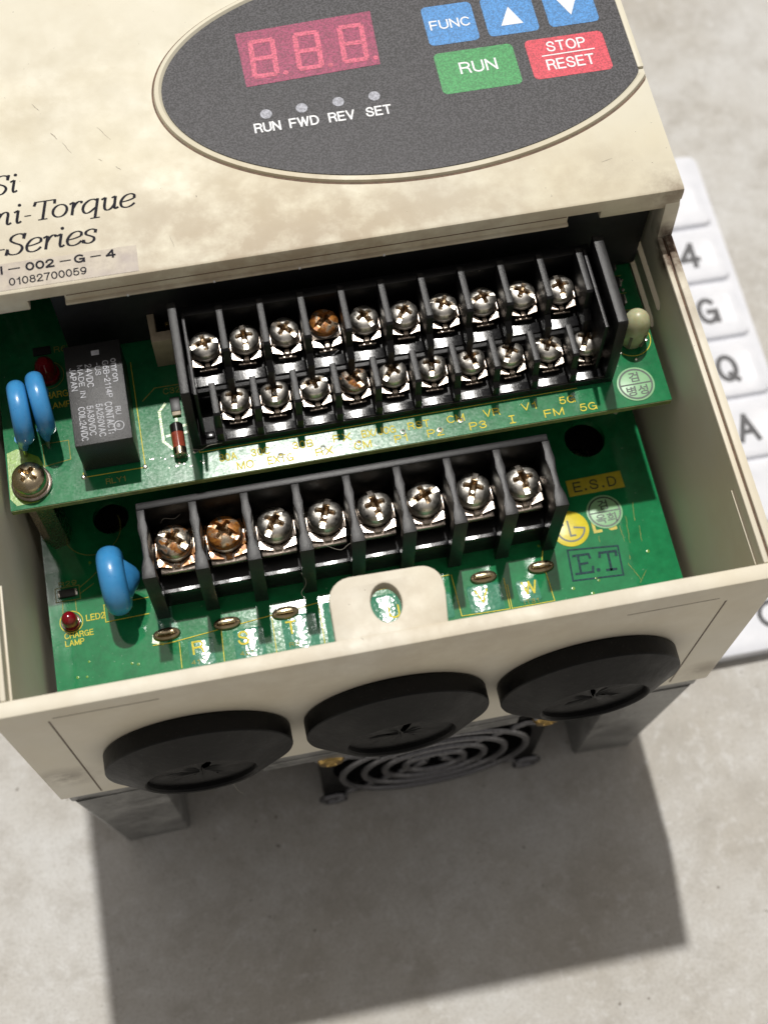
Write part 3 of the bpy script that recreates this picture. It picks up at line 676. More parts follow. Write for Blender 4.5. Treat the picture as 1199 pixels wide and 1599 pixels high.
# ------------------------------------------------------------------ screws and washers shared by the terminals
def screw_bm(Rr, h, na=112, nr=30, slot=True):
    """pan head with a cross recess and a shallow slot across it"""
    bm = bmesh.new(); rings = []
    def z(x, y):
        r = math.hypot(x, y)/Rr; zz = h*(.40+.60*math.sqrt(max(0, 1-(r*.97)**2.2)))
        def arm(u, v, ln, hw):
            e = min((hw-abs(v))/(.055), (ln-abs(u))/.10); return max(0, min(1, e))
        u, v = x/Rr, y/Rr
        if slot: zz -= max(0, zz-h*.585)*max(0, min(1, (.20-abs(v))/.03))
        c = max(arm(u, v, .52, .155), arm(v, u, .62, .155), max(0, min(1, (.30-max(abs(u+v), abs(u-v))/1.35)/.06)))
        return zz - c*h*.62*(1-.45*min(1, r/.66))
    cen = bm.verts.new((0, 0, z(0, 0)))
    for k in range(1, nr+1):
        r = Rr*(k/nr)**.9
        rings.append([bm.verts.new((r*math.cos(2*math.pi*i/na), r*math.sin(2*math.pi*i/na), z(r*math.cos(2*math.pi*i/na), r*math.sin(2*math.pi*i/na)))) for i in range(na)])
    rings.append([bm.verts.new((Rr*math.cos(2*math.pi*i/na), Rr*math.sin(2*math.pi*i/na), 0)) for i in range(na)])
    for i in range(na): bm.faces.new((cen, rings[0][i], rings[0][(i+1) % na]))
    for a, c in zip(rings[:-1], rings[1:]):
        for i in range(na): j = (i+1) % na; bm.faces.new((a[i], c[i], c[j], a[j]))
    return bm
def two_tone(me, Rr, h, mat):
    """browned recess inside the cross"""
    me.materials.append(MATS[mat])
    for p in me.polygons:
        c = p.center/S; r = math.hypot(c.x, c.y)/Rr
        if r < .64 and c.z < h*(.40+.60*math.sqrt(max(0, 1-(r*.97)**2.2)))-h*.30: p.material_index = 1
def screw_mesh(Rr, h, mat):
    me = fin(screw_bm(Rr, h), mat, 42); two_tone(me, Rr, h, 'recess_metal'); return me
def clamp_bm(w_, d_, t=.55, sl=.08):
    """square clamp plate: turned-up wings left and right of a notched front tab"""
    bm = bmesh.new()
    box(bm, -w_/2, w_/2, -d_*.30, d_*.5, -t, 0, bev=.12)
    for s_ in (-1, 1):
        a = [(s_*w_*p_, -d_*q_, -.02-sl*d_*(q_-.3)) for p_, q_ in ((.5, .28), (.24, .44), (.13, .62), (.48, .54))]
        top = [bm.verts.new(p) for p in a]; bot = [bm.verts.new((p[0], p[1], p[2]-.5)) for p in a]
        bm.faces.new(top if s_ < 0 else top[::-1]); bm.faces.new(bot)
        for i in range(4): j = (i+1) % 4; bm.faces.new((top[i], top[j], bot[j], bot[i]))
    box(bm, -w_*.085, w_*.085, -d_*.62, -d_*.36, -.95, -.25, bev=.08)
    box(bm, -w_*.30, w_*.30, -d_*.68, -d_*.58, -1.5, -1.05, bev=.1)
    for s_ in (-1, 1): box(bm, s_*w_*.5-.22, s_*w_*.5+.22, -d_*.3, d_*.35, -.5, .55, bev=.14)
    return bm
ring_bm = lambda Rr: None

# ------------------------------------------------------------------ control board (upper)
ZP = 87.0
outline = [(3.8, 42.3), (125.7, 42.3), (125.7, 128), (3.8, 128)]
cb = part('control_board', flat([outline, circ(8.0, 47.0, 1.6, 16)], ZP-1.6, ZP), 'pcb_green', drive, label="upper green control circuit board")
part('board_edge', newbox(3.9, 125.6, 42.18, 42.32, ZP-1.45, ZP-.15), 'pcb_edge', cb)
part('trace', lines([[(38.3, 47.6), (108.8, 47.8)], [(38.3, 47.6), (38.2, 49)]], .14, ZP+.03), 'silk', cb, smooth=0)
for s, a, c in (('30A', 41.6, 44.8), ('30C', 47.4, 50.9), ('30B', 55.0, 58.8), ('FX', 62.5, 65.8), ('BX/JOG', 67.8, 74.1), ('RST', 76.4, 80.5), ('CM', 83.7, 87.0), ('VR', 90.6, 93.7), ('V1', 97.8, 100.7), ('5G', 105.0, 108.0)):
    letter(s, a, 45.0, c, 46.55, ZP+.05, 'silk', cb)
for s, a, c in (('MO', 44.5, 47.6), ('EXTG', 50.1, 54.8), ('RX', 58.9, 62.1), ('CM', 66.0, 69.2), ('P1', 73.5, 76.0), ('P2', 79.6, 82.7), ('P3', 87.5, 90.7), ('FM', 101.6, 105.3), ('5G', 108.4, 111.6)):
    letter(s, a, 42.85, c, 44.45, ZP+.05, 'silk', cb)
part('lettering', lines([[(95.55, 42.95), (95.55, 44.4)], [(95.1, 42.95), (96.0, 42.95)], [(95.1, 44.4), (96.0, 44.4)]], .22, ZP+.05), 'silk', cb, smooth=0)
for x, y in ((60.4, 44.4), (67.0, 44.2), (75.3, 44.9), (82.0, 44.0), (86.2, 45.2), (52.6, 44.3)):
    bm = bmesh.new(); lathe(bm, [(.55, 0), (.5, .16), (.28, .2), (.2, 0)], 14, Matrix.Translation((x, y, ZP))); part('solder_via', bm, 'solder', cb)
# relay
rel = part('relay', newbox(17.6, 27.6, 47.6, 67.8, ZP+.3, 97.0, bev=.12), 'relay_case', cb, label="dark grey relay block with printed ratings")
def rl(s, x0, x1, ya, yb): part('relay_print', stroke_bm(s, x0, ya, x1, yb, 97.03, .13, rot=-90), 'relay_print', cb, smooth=0)
rl('omron', 25.6, 26.9, 59.2, 64.0); rl('G6B-2114P', 24.1, 25.2, 56.2, 63.8); rl('-US', 22.7, 23.7, 61.0, 63.6); rl('24VDC', 21.0, 22.2, 58.8, 63.6); rl('MADE IN', 19.6, 20.6, 57.0, 63.6); rl('JAPAN', 18.2, 19.3, 58.6, 63.3)
rl('CONTACT:', 23.6, 24.9, 49.0, 55.4); rl('5A250VAC', 22.0, 23.2, 48.7, 55.3); rl('5A30VDC', 20.4, 21.6, 49.2, 55.2); rl('COIL:24VDC', 18.9, 20.1, 48.4, 55.2)
rl('RU', 25.3, 26.3, 52.6, 54.2)
part('relay_print', lines([circ(25.6, 50.4, .85, 20)], .16, 97.03, True), 'relay_print', cb, smooth=0); rl('e', 25.2, 26.0, 50.0, 50.8)
part('relay_print', sheet([[(22.4, 65.2), (23.8, 65.2), (23.8, 66.2), (22.4, 66.2)]], 97.03), 'relay_print', cb, smooth=0)
part('trace', lines([[(17.2, 46.5), (28.3, 46.5), (28.3, 68.5)], [(17.2, 46.5), (17.2, 47.4)]], .16, ZP+.03), 'silk', cb, smooth=0)
letter('RLY1', 21.0, 44.4, 24.6, 45.5, ZP+.04, 'silk_dim', cb)
for x, y in ((28.25, 46.6), (17.2, 46.6)):
    bm = bmesh.new(); lathe(bm, [(.5, 0), (.35, .25), (0, .35)], 12, Matrix.Translation((x, y, ZP))); part('solder_via', bm, 'solder', cb)
# diode standing on its trace
dio = bmesh.new(); M = Matrix.Translation((34.9, 50.6, ZP+1.25)) @ Matrix.Rotation(R(-90), 4, 'X')
lathe(dio, [(0, -2.4), (.9, -2.4), (1.15, -2.1), (1.2, 0), (1.2, 2.5), (.9, 2.9), (0, 2.9)], 24, M); dd = part('diode', dio, 'diode_glass', cb, label="small red glass diode with black band")
bm = bmesh.new(); lathe(bm, [(1.0, .9), (1.22, .9), (1.22, 2.6), (.9, 2.92), (0, 2.95)], 24, M); part('diode_band', bm, 'diode_black', cb)
bm = bmesh.new(); lathe(bm, [(0, -3.7), (1.0, -3.7), (1.22, -3.5), (1.25, -2.2), (1.0, -2.0)], 24, M); part('diode_cap', bm, 'bronze', cb)
part('trace', lines([[(33.4, 58.6), (32.2, 57.2), (32.2, 51.0), (33.6, 49.3), (34.6, 49.0)], [(35.0, 53.3), (35.2, 58.0)], [(33.0, 52.0), (37.2, 52.2)], [(36.0, 53.6), (37.4, 53.7)]], .5, ZP+.03), 'pcb_trace', cb, smooth=0)
part('trace', lines([[(29.5, 60), (32, 62.3), (37, 62.3)]], .2, ZP+.03), 'silk_dim', cb, smooth=0)
letter('C32', 33.4, 60.6, 36.6, 61.9, ZP+.04, 'silk_dim', cb)
part('chip_resistor', newbox(34.4, 36.2, 56.4, 59.4, ZP, ZP+.8, bev=.12), 'chip_black', cb)
part('chip_resistor', newbox(34.5, 36.1, 55.6, 56.5, ZP, ZP+.7, bev=.12), 'beige_connector', cb)
rg = random.Random(5)
bm = bmesh.new()
for k in range(26):
    x, y = rg.choice(((35.2, 47.6), (34.5, 45.4), (30.5, 48), (37, 44.5), (36, 48.2)))
    bm2 = Matrix.Translation((x+rg.gauss(0, 1.3), min(47.9, max(43.2, y+rg.gauss(0, .9))), ZP))
    r = rg.uniform(.10, .34); lathe(bm, [(r, 0), (r*.8, r*.25), (0, r*.4)], 8, bm2)
o = part('flux_speck', bm, 'solder', cb); o["kind"] = "stuff"
# blue disc capacitors, standing on edge
def disc_cap(cx, cy, cz, r, th, rz, lean, parent, leadz, name='disc_capacitor'):
    M = Matrix.Translation((cx, cy, cz)) @ Matrix.Rotation(R(rz), 4, 'Z') @ Matrix.Rotation(R(lean), 4, 'Y') @ Matrix.Rotation(R(90), 4, 'Y')
    bm = bmesh.new(); pr = []
    for k in range(13):
        a = R(-90+180*k/12); pr.append((r-th/2+th/2*math.cos(a)**.8, th/2*math.sin(a)*(.92)))
    lathe(bm, [(0, -th*.42)]+[(r*.5, -th*.45)]+pr+[(r*.5, th*.45), (0, th*.42)], 56, M)
    ob = part(name, bm, 'blue_epoxy', parent, smooth=70)
    return ob
c1 = disc_cap(8.5, 57.5, 94.4, 5.9, 3.7, 4, 7, cb, ZP)
c2 = disc_cap(12.2, 58.6, 94.6, 5.9, 3.6, 7, 4, cb, ZP)
def lead(x, y, z0, z1, parent, r=.38, bulge=True, dx=0, dy=0, mat='solder'):
    bm = bmesh.new(); tube(bm, [(x, y, z0), (x+dx*.5, y+dy*.5, (z0+z1)/2), (x+dx, y+dy, z1)], r, 8); part('lead', bm, mat, parent)
    if bulge:
        bm = bmesh.new(); tube(bm, [(x+dx*.6, y+dy*.6, z0+(z1-z0)*.45), (x+dx*.8, y+dy*.8, z0+(z1-z0)*.75), (x+dx, y+dy, z1+1.5)], [.45, .85, 1.3], 10); part('lead_coating', bm, 'blue_epoxy', parent)
lead(7.4, 52.6, ZP-.5, 90.4, c1, dx=.4, dy=1.2); lead(8.0, 61.2, ZP-.5, 90.4, c1)
lead(11.6, 53.6, ZP-.5, 90.6, c2, dx=.3, dy=1.4); lead(12.2, 62.4, ZP-.5, 90.6, c2)
part('trace', lines([[(10.6, 50.0), (10.6, 54.5), (15.3, 54.5), (15.3, 50.6), (10.6, 50.0)]], .15, ZP+.03), 'silk_dim', cb, smooth=0)
# mounting screw on a bare pad
part('solder_pad', flat([[(4.1, 53.8), (6.0, 54.4), (9.6, 52.2), (11.6, 47.4), (10.6, 44.2), (8.6, 43.2), (5.0, 43.1), (3.95, 44.6)]], ZP-.02, ZP+.06), 'pcb_trace', cb)
bm = bmesh.new(); lathe(bm, [(3.6, 0), (3.6, .55), (3.3, .7), (0, .7)], 40, Matrix.Translation((8.05, 46.9, ZP+.06))); part('washer', bm, 'plate_metal', cb)
bm = bmesh.new(); lathe(bm, [(3.15, 0), (3.15, .8), (2.9, .95), (0, .95)], 40, Matrix.Translation((8.0, 46.9, ZP+.76))); part('washer', bm, 'bronze', cb)
link('screw', (lambda me: me)(fin(screw_bm(2.95, 2.6, slot=False), 'bronze', 42)), cb, (8.0, 46.9, ZP+1.71), (0, 0, R(50)))
two_tone(cb.children[-1].data, 2.95, 2.6, 'recess_metal')
# lamp, chips and connector in the shade of the cover
bm = bmesh.new(); lathe(bm, [(2.3, 0), (2.3, 1.0), (1.9, 1.0), (1.9, 3.2), (1.6, 4.4), (.9, 5.2), (0, 5.4)], 28, Matrix.Translation((13.0, 68.6, ZP))); part('indicator_lamp', bm, 'red_lens', cb, label="dim red lamp in the shade of the cover")
part('trace', lines([circ(13.0, 68.6, 2.9, 28)], .14, ZP+.03, True), 'silk_dim', cb, smooth=0)
letter('CHARGE', 11.0, 63.6, 17.2, 65.0, ZP+.04, 'silk', cb); letter('LAMP', 12.2, 61.4, 16.6, 62.7, ZP+.04, 'silk', cb); letter('R67', 14.6, 73.2, 18.0, 74.5, ZP+.04, 'silk_dim', cb)
part('chip_resistor', newbox(10.8, 14.0, 73.0, 74.6, ZP, ZP+.6, bev=.1), 'chip_black', cb)
part('connector', flat([[(33.2, 66.6), (40, 66.6), (40, 74), (33.6, 74), (33.0, 72.6)], [(34.3, 68.6), (40.0-.4, 68.6), (39.6, 73.0), (34.3, 73.0)]], ZP, 96.0, .15), 'beige_connector', cb)
part('pin', newbox(36, 36.7, 70.4, 71.1, ZP, 95.0, bev=.1), 'brass', cb)
for k, (y, s) in enumerate(((60.8, '98'), (64.6, '84'), (68.6, ''), (72.4, ''))):
    part('chip_resistor', newbox(119.9, 122.4, y-1.2, y+1.2, ZP, ZP+.9, bev=.12), 'chip_black', cb)
    for x in (119.5, 122.4): part('chip_terminal', newbox(x, x+.4, y-1.0, y+1.0, ZP, ZP+.85, bev=.08), 'solder', cb)
    part('trace', lines([[(119, y+1.7), (123.4, y+1.7)]], .16, ZP+.03), 'silk_dim', cb, smooth=0)
    if s: letter(s, 120.2, y-.2, 121.9, y+.8, ZP+.94, 'relay_print', cb)
for x, y in ((122.9, 67.0), (123.2, 69.2), (119.2, 75.5), (121.6, 75.2), (123.9, 62.0)):
    bm = bmesh.new(); lathe(bm, [(.42, 0), (.3, .22), (0, .3)], 12, Matrix.Translation((x, y, ZP))); part('solder_via', bm, 'solder', cb)
# nylon board post tip
bm = bmesh.new(); lathe(bm, [(2.2, 0), (2.35, 1.2), (2.75, 3.2), (2.6, 5.8), (2.1, 7.6), (1.2, 8.7), (0, 9.1)], 32, Matrix.Translation((121.6, 56.2, ZP)))
npost = part('board_post', bm, 'nylon', cb, label="yellowed nylon board post tip")
bm = bmesh.new()
for a in (-62, -120): 
    box(bm, -.28, .28, 2.1, 2.75, .8, 4.6); 
    bmesh.ops.rotate(bm, verts=bm.verts[-8:], cent=(0, 0, 0), matrix=Matrix.Rotation(R(a-90), 3, 'Z'))
for v in bm.verts: v.co += Vector((121.6, 56.2, ZP))
part('post_slit', bm, 'seam_line', cb)
part('trace', lines([circ(121.6, 56.2, 3.7, 32, a0=170, a1=390)], .16, ZP+.03), 'silk', cb, smooth=0)
for x, y in ((124.6, 57.6), (119.0, 53.6), (124.4, 55.4), (121.4, 51.7)):
    bm = bmesh.new(); lathe(bm, [(.38, 0), (.28, .22), (0, .3)], 12, Matrix.Translation((x, y, ZP))); part('solder_via', bm, 'solder', cb)
def seal(cx, cy, r, z, parent, top, bot):
    st = part('round_sticker', flat([circ(cx, cy, r*1.16, 48)], z+.01, z+.12, .02), 'sticker_green', parent)
    zz = z+.15
    part('sticker_print', lines([circ(cx, cy, r, 48)], .34, zz, True), 'sticker_ink', parent, smooth=0)
    part('sticker_print', lines([[(cx-r, cy-.02), (cx+r, cy+.02)]], .28, zz+.003), 'sticker_ink', parent, smooth=0)
    part('sticker_print', text_bm(top, cx-r*.32, cy+r*.15, cx+r*.30, cy+r*.82, zz, bold=.018), 'sticker_ink', parent, smooth=0)
    part('sticker_print', text_bm(bot, cx-r*.68, cy-r*.78, cx+r*.66, cy-r*.12, zz, bold=.018), 'sticker_ink', parent, smooth=0)
seal(119.9, 46.6, 3.05, ZP, cb, "검", "병성")

# ------------------------------------------------------------------ control terminal block (two tiers)
P_ = 7.246; X1, X2 = 42.44, 46.22
cav = bmesh.new()
box(cav, 37.3, 115.75, 48.0, 68.6, ZP+.05, 88.9, bev=.15)                     # base and lower tier floor
box(cav, 38.8, 113.95, 55.6, 68.6, 88.8, 94.4, bev=.15)                      # upper tier
box(cav, 38.8, 113.95, 66.6, 68.5, 94.3, 102.8, bev=.15)                     # back wall
tb = part('control_terminal_block', cav, 'black_plastic', drive, label="black two tier control terminal block with twenty screws")
for xa, xb in ((37.25, 38.85), (113.9, 115.8)):
    part('end_wall', flat([[(48.0, ZP+.1), (67.6, ZP+.1), (67.6, 106.3), (49.4, 106.3), (49.0, 105.8), (48.2, 96)]], xa, xb, .15, axes='yz'), 'black_plastic', tb)
for xa, xb in ((39.35, 39.95), (112.3, 112.95)):
    part('end_rib', flat([[(49.6, 88.8), (66.6, 88.8), (66.6, 103.8), (50.2, 103.8)]], xa, xb, .1, axes='yz'), 'black_plastic', tb)
d1 = fin(flat([[(55.3, 89), (66.7, 89), (66.7, 104.6), (57.8, 104.6), (57.4, 104.2), (57.2, 99.2), (55.3, 98.2)]], -.62, .62, .12, axes='yz'), 'black_plastic')
d2 = fin(flat([[(48.2, 88.5), (55.7, 88.5), (55.7, 97.2), (49.6, 97.2), (49.2, 96.8), (49.0, 92.4), (48.2, 91.6)]], -.6, .6, .12, axes='yz'), 'black_plastic')
def ledge_bm(w_, y0, y1, z0, z1, sl=.075):
    """ledge whose top falls gently to the front, with rounded edge"""
    return flat([[(y0, z0), (y1, z0), (y1, z1+sl*(y1-y0)), (y0+.1, z1), (y0, z1-.12)]], -w_/2, w_/2, .06, axes='yz')
led1 = fin(ledge_bm(5.7, 56.5, 58.5, 94.2, 94.85), 'black_gloss'); led1b = fin(ledge_bm(5.7, 55.2, 55.75, 92.4, 93.2), 'black_gloss')
led2 = fin(ledge_bm(5.7, 48.2, 49.7, 88.7, 89.2, .055), 'black_gloss')
for k in range(10): link('divider', d1, tb, (X1+P_*(k+.5), 0, 0))
for k in range(-1, 10): link('divider', d2, tb, (X2+P_*(k+.5), 0, 0)) if k < 9 else None
SR = 2.55; SH = 2.3
s_ok = screw_mesh(SR, SH, 'nickel'); s_r = screw_mesh(SR, SH, 'nickel_rusted'); s_r2 = screw_mesh(SR, SH, 'nickel_rusty')
clamp = fin(clamp_bm(5.3, 5.3), 'plate_metal', 30)
lw = bmesh.new(); lathe(lw, [(2.5, 0), (2.62, .1), (2.62, .6), (2.5, .7), (0, .7)], 36); lw = fin(lw, 'nickel')
ang1 = [12, 92, 140, 40, 120, 55, 150, 15, 150, 95]; ang2 = [82, 85, 10, 120, 45, 80, 105, 60, 150, 62]
dy1 = [-.1, 0, .25, .7, .1, -.15, .1, 0, .1, -.05]
for k in range(10):
    x = X1+P_*k
    link('ledge', led1, tb, (x, 0, 0)); link('ledge', led1b, tb, (x, 0, 0))
    link('clamp_plate', clamp, tb, (x, 62.4, 97.3), (0, 0, R(rng.uniform(-3, 3)))); link('lock_washer', lw, tb, (x, 62.6+dy1[k], 97.35))
    link('screw', s_r if k == 3 else s_ok, tb, (x, 62.6+dy1[k], 98.0), (R(rng.uniform(-3, 3)), R(rng.uniform(-3, 3)), R(ang1[k])), label="rusty terminal screw in the upper row" if k == 3 else None)
    x = X2+P_*k
    link('ledge', led2, tb, (x, 0, 0))
    link('clamp_plate', clamp, tb, (x, 54.2, 91.2), (0, 0, R(rng.uniform(-3, 3)))); link('lock_washer', lw, tb, (x, 54.4, 91.25))
    link('screw', s_r2 if k == 3 else s_ok, tb, (x, 54.4, 91.9), (R(rng.uniform(-3, 3)), R(rng.uniform(-3, 3)), R(ang2[k])), label="rust spotted terminal screw in the lower row" if k == 3 else None)
part('ledge', newbox(39.9, 41.6, 49.0, 50.3, 88.7, 89.4, bev=.18), 'black_gloss', tb)
for x in (112.8,): part('clamp_plate', newbox(x-.6, x+.5, 51.5, 56.5, 90.3, 91.6, bev=.2), 'plate_metal', tb)

# ------------------------------------------------------------------ power board (lower)
ZW = 63.0
outline = [(4.6, 14.2), (125.4, 14.2), (125.4, 120), (4.6, 120)]
pb = part('power_board', flat([outline, circ(114.2, 48.4, 4.1, 36), circ(18.4, 49.0, 3.5, 36)], ZW-1.6, ZW), 'pcb_green_power', drive, label="lower green power circuit board")
part('board_edge', newbox(4.7, 125.3, 14.08, 14.22, ZW-1.45, ZW-.15), 'pcb_edge', pb)
for cx, cy in ((114.2, 48.4), (18.4, 49.0)):
    bm = bmesh.new(); lathe(bm, [(2.6, 0), (2.6, 1.6), (2.0, 2.4), (0, 2.6)], 24, Matrix.Translation((cx, cy, 52))); part('screw', bm, 'bronze', pb)
# broad tinned tracks
for xa, xb, ya, yb in ((24.6, 27.6, 23.6, 31), (29.6, 34.4, 15.2, 20.9), (38.2, 44.0, 15.0, 21.3), (47.6, 54.2, 14.9, 22.2), (55.8, 63.0, 15.0, 23.6), (83.6, 90.2, 15.8, 21.6), (93.2, 97.5, 16.4, 20.9), (64.6, 72, 15, 23), (74, 80.4, 16, 21.4)):
    part('track', flat([rrect(xa, ya, xb, yb, .6)], ZW-.02, ZW+.10, .03), 'pcb_track', pb)
part('trace', lines([[(25.2, 31.2), (25.4, 23.6), (23.6, 23.0), (23.4, 21.9), (25.0, 21.2)]], .6, ZW+.03), 'pcb_trace', pb, smooth=0)
ln = [[(23.2, 21.2), (26.1, 21.1), (56.1, 23.9), (81, 24.7)], [(81.4, 24.6), (81.6, 16.0), (91.0, 15.7), (91.2, 22)], [(91.6, 20.6), (91.4, 15.7), (99.8, 15.7), (99.4, 24.4)], [(35.9, 15.6), (36.2, 21.6)], [(45.8, 15.4), (46.0, 22.4)], [(55.0, 15.4), (55.2, 23.4)], [(27.9, 15.8), (28.1, 20.8)], [(99.4, 24.4), (101.6, 31)],
      [(15.0, 27.5), (15.0, 31), (23.5, 31)], [(15.0, 27.5), (23.2, 27.7)]]
part('trace', lines(ln, .15, ZW+.12), 'silk', pb, smooth=0)
for s, a, y0, c, y1 in (('R', 30.3, 17.9, 32.6, 20.6), ('S', 39.0, 18.1, 41.2, 20.9), ('T', 48.3, 18.5, 50.3, 21.2), ('U', 68.0, 18, 70.2, 20.6), ('V', 85.0, 17.9, 87.6, 20.6), ('W', 94.2, 17.9, 97.2, 20.6)):
    letter(s, a, y0, c, y1, ZW+.14, 'silk', pb)
for s, a, c in (('411', 29.8, 32.2), ('421', 39.0, 41.6), ('IT31', 93.9, 96.9), ('R31', 48.4, 51.0)): letter(s, a, 16.0, c, 16.9, ZW+.14, 'silk_dim', pb)
# tab terminals soldered through slots
for x in (26.0, 37.5, 48.7, 87.4, 98.8):
    bm = bmesh.new(); tube(bm, [(x+2.1*math.cos(2*math.pi*i/28)*(1.0), 22.9+.75*math.sin(2*math.pi*i/28), ZW+.25) for i in range(28)], .55, 8, True)
    st = part('solder_tab', bm, 'tarnished_solder', pb)
    part('tab', newbox(x-1.7, x+1.5, 22.6, 23.4, ZW, ZW+1.5, bev=.2), 'bronze', pb)
rg = random.Random(21)
for k in range(14):
    x, y = rg.choice(((10, 18), (14, 20), (20, 18), (108, 17), (101, 27), (121, 22), (12, 40), (22, 16)))
    bm = bmesh.new(); r = rg.uniform(.22, .34); lathe(bm, [(r, 0), (r*.9, .08), (r*.45, .1), (r*.3, 0)], 10, Matrix.Translation((x+rg.gauss(0, 1.6), y+rg.gauss(0, 1.2), ZW))); part('solder_via', bm, 'pcb_trace', pb)
# charge lamp, resistor, capacitor
bm = bmesh.new(); lathe(bm, [(1.75, 0), (1.75, .8), (1.5, .8), (1.5, 2.4), (1.25, 3.2), (.7, 3.8), (0, 4.0)], 28, Matrix.Translation((8.6, 28.6, ZW))); part('charge_lamp', bm, 'red_lens', pb, label="small red charge lamp")
part('trace', lines([circ(8.6, 28.8, 2.15, 28)], .16, ZW+.03, True), 'silk', pb, smooth=0)
part('chip_resistor', newbox(7.0, 10.0, 33.8, 35.4, ZW, ZW+.6, bev=.1), 'chip_black', pb)
for x in (6.7, 9.95): part('chip_terminal', newbox(x, x+.5, 33.9, 35.3, ZW, ZW+.58, bev=.08), 'solder', pb)
part('trace', lines([[(6.2, 33.2), (6.2, 36.0), (10.8, 36.0), (10.8, 33.2), (6.2, 33.2)], [(10.8, 35.4), (13.4, 37.2), (15, 38.5)], [(10.8, 34.2), (13.6, 35.8)], [(7.4, 33.2), (7.2, 30.8)], [(9.8, 33.2), (9.8, 30.8)]], .14, ZW+.03), 'silk_dim', pb, smooth=0)
part('trace', lines([circ(14.5, 47.3, 5.6, 40, a0=200, a1=380)], .14, ZW+.03), 'silk_dim', pb, smooth=0)
letter('R29', 7.0, 36.2, 10.4, 37.2, ZW+.04, 'silk_dim', pb)
letter('LED2', 11.4, 28.4, 15.0, 29.7, ZW+.04, 'silk', pb); letter('CHARGE', 7.0, 25.5, 12.5, 26.7, ZW+.04, 'silk', pb); letter('LAMP', 7.0, 24.0, 10.6, 25.2, ZW+.04, 'silk', pb)
c3 = disc_cap(18.5, 32.2, 71.5, 6.7, 5.4, 3, 1, pb, ZW)
lead(19.2, 28.6, ZW-.5, 67.6, c3, r=.42, bulge=False); lead(19.2, 36.0, ZW-.5, 67.6, c3, r=.42)
bm = bmesh.new(); tube(bm, [(18.6, 32.2, 71.0), (20.6, 32.6, 70.6), (22.2, 33.0, 70.0), (23.0, 33.2, 69.5)], [5.2, 3.9, 2.0, .6], 18); part('lead_coating', bm, 'blue_epoxy', c3, smooth=70)
# stickers, logo and stamp
part('sticker', flat([[(108.0, 36.4), (119.4, 36.5), (119.3, 40.15), (108.05, 39.9)]], ZW+.01, ZW+.10), 'sticker_yellow', pb, label="yellow rectangular sticker reading E.S.D")
letter('E', 109.2, 37.1, 110.9, 39.3, ZW+.13, 'sticker_ink', pb); letter('S', 112.5, 37.1, 114.3, 39.3, ZW+.13, 'sticker_ink', pb); letter('D', 116.2, 37.1, 118.0, 39.3, ZW+.13, 'sticker_ink', pb)
for x in (111.6, 115.2): part('lettering', sheet([circ(x, 37.4, .26, 10)], ZW+.13), 'sticker_ink', pb, smooth=0)
seal(114.0, 32.0, 3.1, ZW, pb, "검", "옥희")
bm = flat([circ(106.4, 29.7, 3.75, 48)], ZW+.01, ZW+.10, .02); part('logo_sticker', bm, 'sticker_logo', pb, label="round yellow sticker with a ring, letter L and dot")
part('sticker_print', lines([circ(106.5, 29.8, 2.75, 40, a0=112, a1=352)+[(107.3, 29.85)]], .36, ZW+.13), 'sticker_ink', pb, smooth=0)
part('sticker_print', lines([[(106.2, 31.3), (106.2, 28.2), (107.1, 28.2)]], .36, ZW+.136), 'sticker_ink', pb, smooth=0)
part('sticker_print', sheet([circ(105.0, 30.8, .36, 14)], ZW+.13), 'sticker_ink', pb, smooth=0)
letter('L', 110.8, 27.9, 112.6, 30.6, ZW+.008, 'sticker_yellow', pb, wt=.22); letter('G', 113.6, 27.9, 115.6, 30.6, ZW+.008, 'sticker_yellow', pb, wt=.22)
part('stamp', lines([[(104.8, 25.4), (114.7, 24.5), (114.2, 18.4), (104.3, 19.0), (104.8, 25.4)]], .34, ZW+.04), 'stamp_ink', pb, smooth=0)
part('stamp', lines([[(106.2, 20.2), (106.5, 24.0)], [(105.3, 20.25), (108.6, 20.1), (108.8, 21.1)], [(105.6, 24.0), (108.6, 23.9), (108.7, 23.1)], [(106.4, 22.1), (107.9, 22.1)]], .46, ZW+.04), 'stamp_ink', pb, smooth=0)
part('stamp', lines([[(112.2, 19.9), (112.4, 23.6)], [(110.6, 22.9), (110.8, 23.7), (114.0, 23.5), (113.9, 22.7)], [(111.4, 19.95), (113.1, 19.85)]], .50, ZW+.04), 'stamp_ink', pb, smooth=0)
part('stamp', sheet([circ(109.7, 20.3, .4, 12)], ZW+.05), 'stamp_ink', pb, smooth=0)
bm = bmesh.new(); rg = random.Random(11)
for (x0, y0, x1, y1) in ((117.9, 30.4, 117.2, 24.6), (116.1, 28.6, 116.3, 25.1), (115.7, 20.6, 117.4, 16.6), (118.8, 18.6, 117.0, 16.2), (111.5, 27.2, 111.4, 25.9), (119.9, 27.8, 119.6, 24.5), (116.5, 22.2, 116.3, 21.2), (120.0, 33, 119.4, 29)):
    n = 10; ribbon(bm, [(x0+(x1-x0)*i/n+rg.gauss(0, .06), y0+(y1-y0)*i/n) for i in range(n+1)], [.05+.05*rg.random() for _ in range(n+1)], ZW+.03)
part('scratch', bm, 'silk_dim', pb, smooth=0)
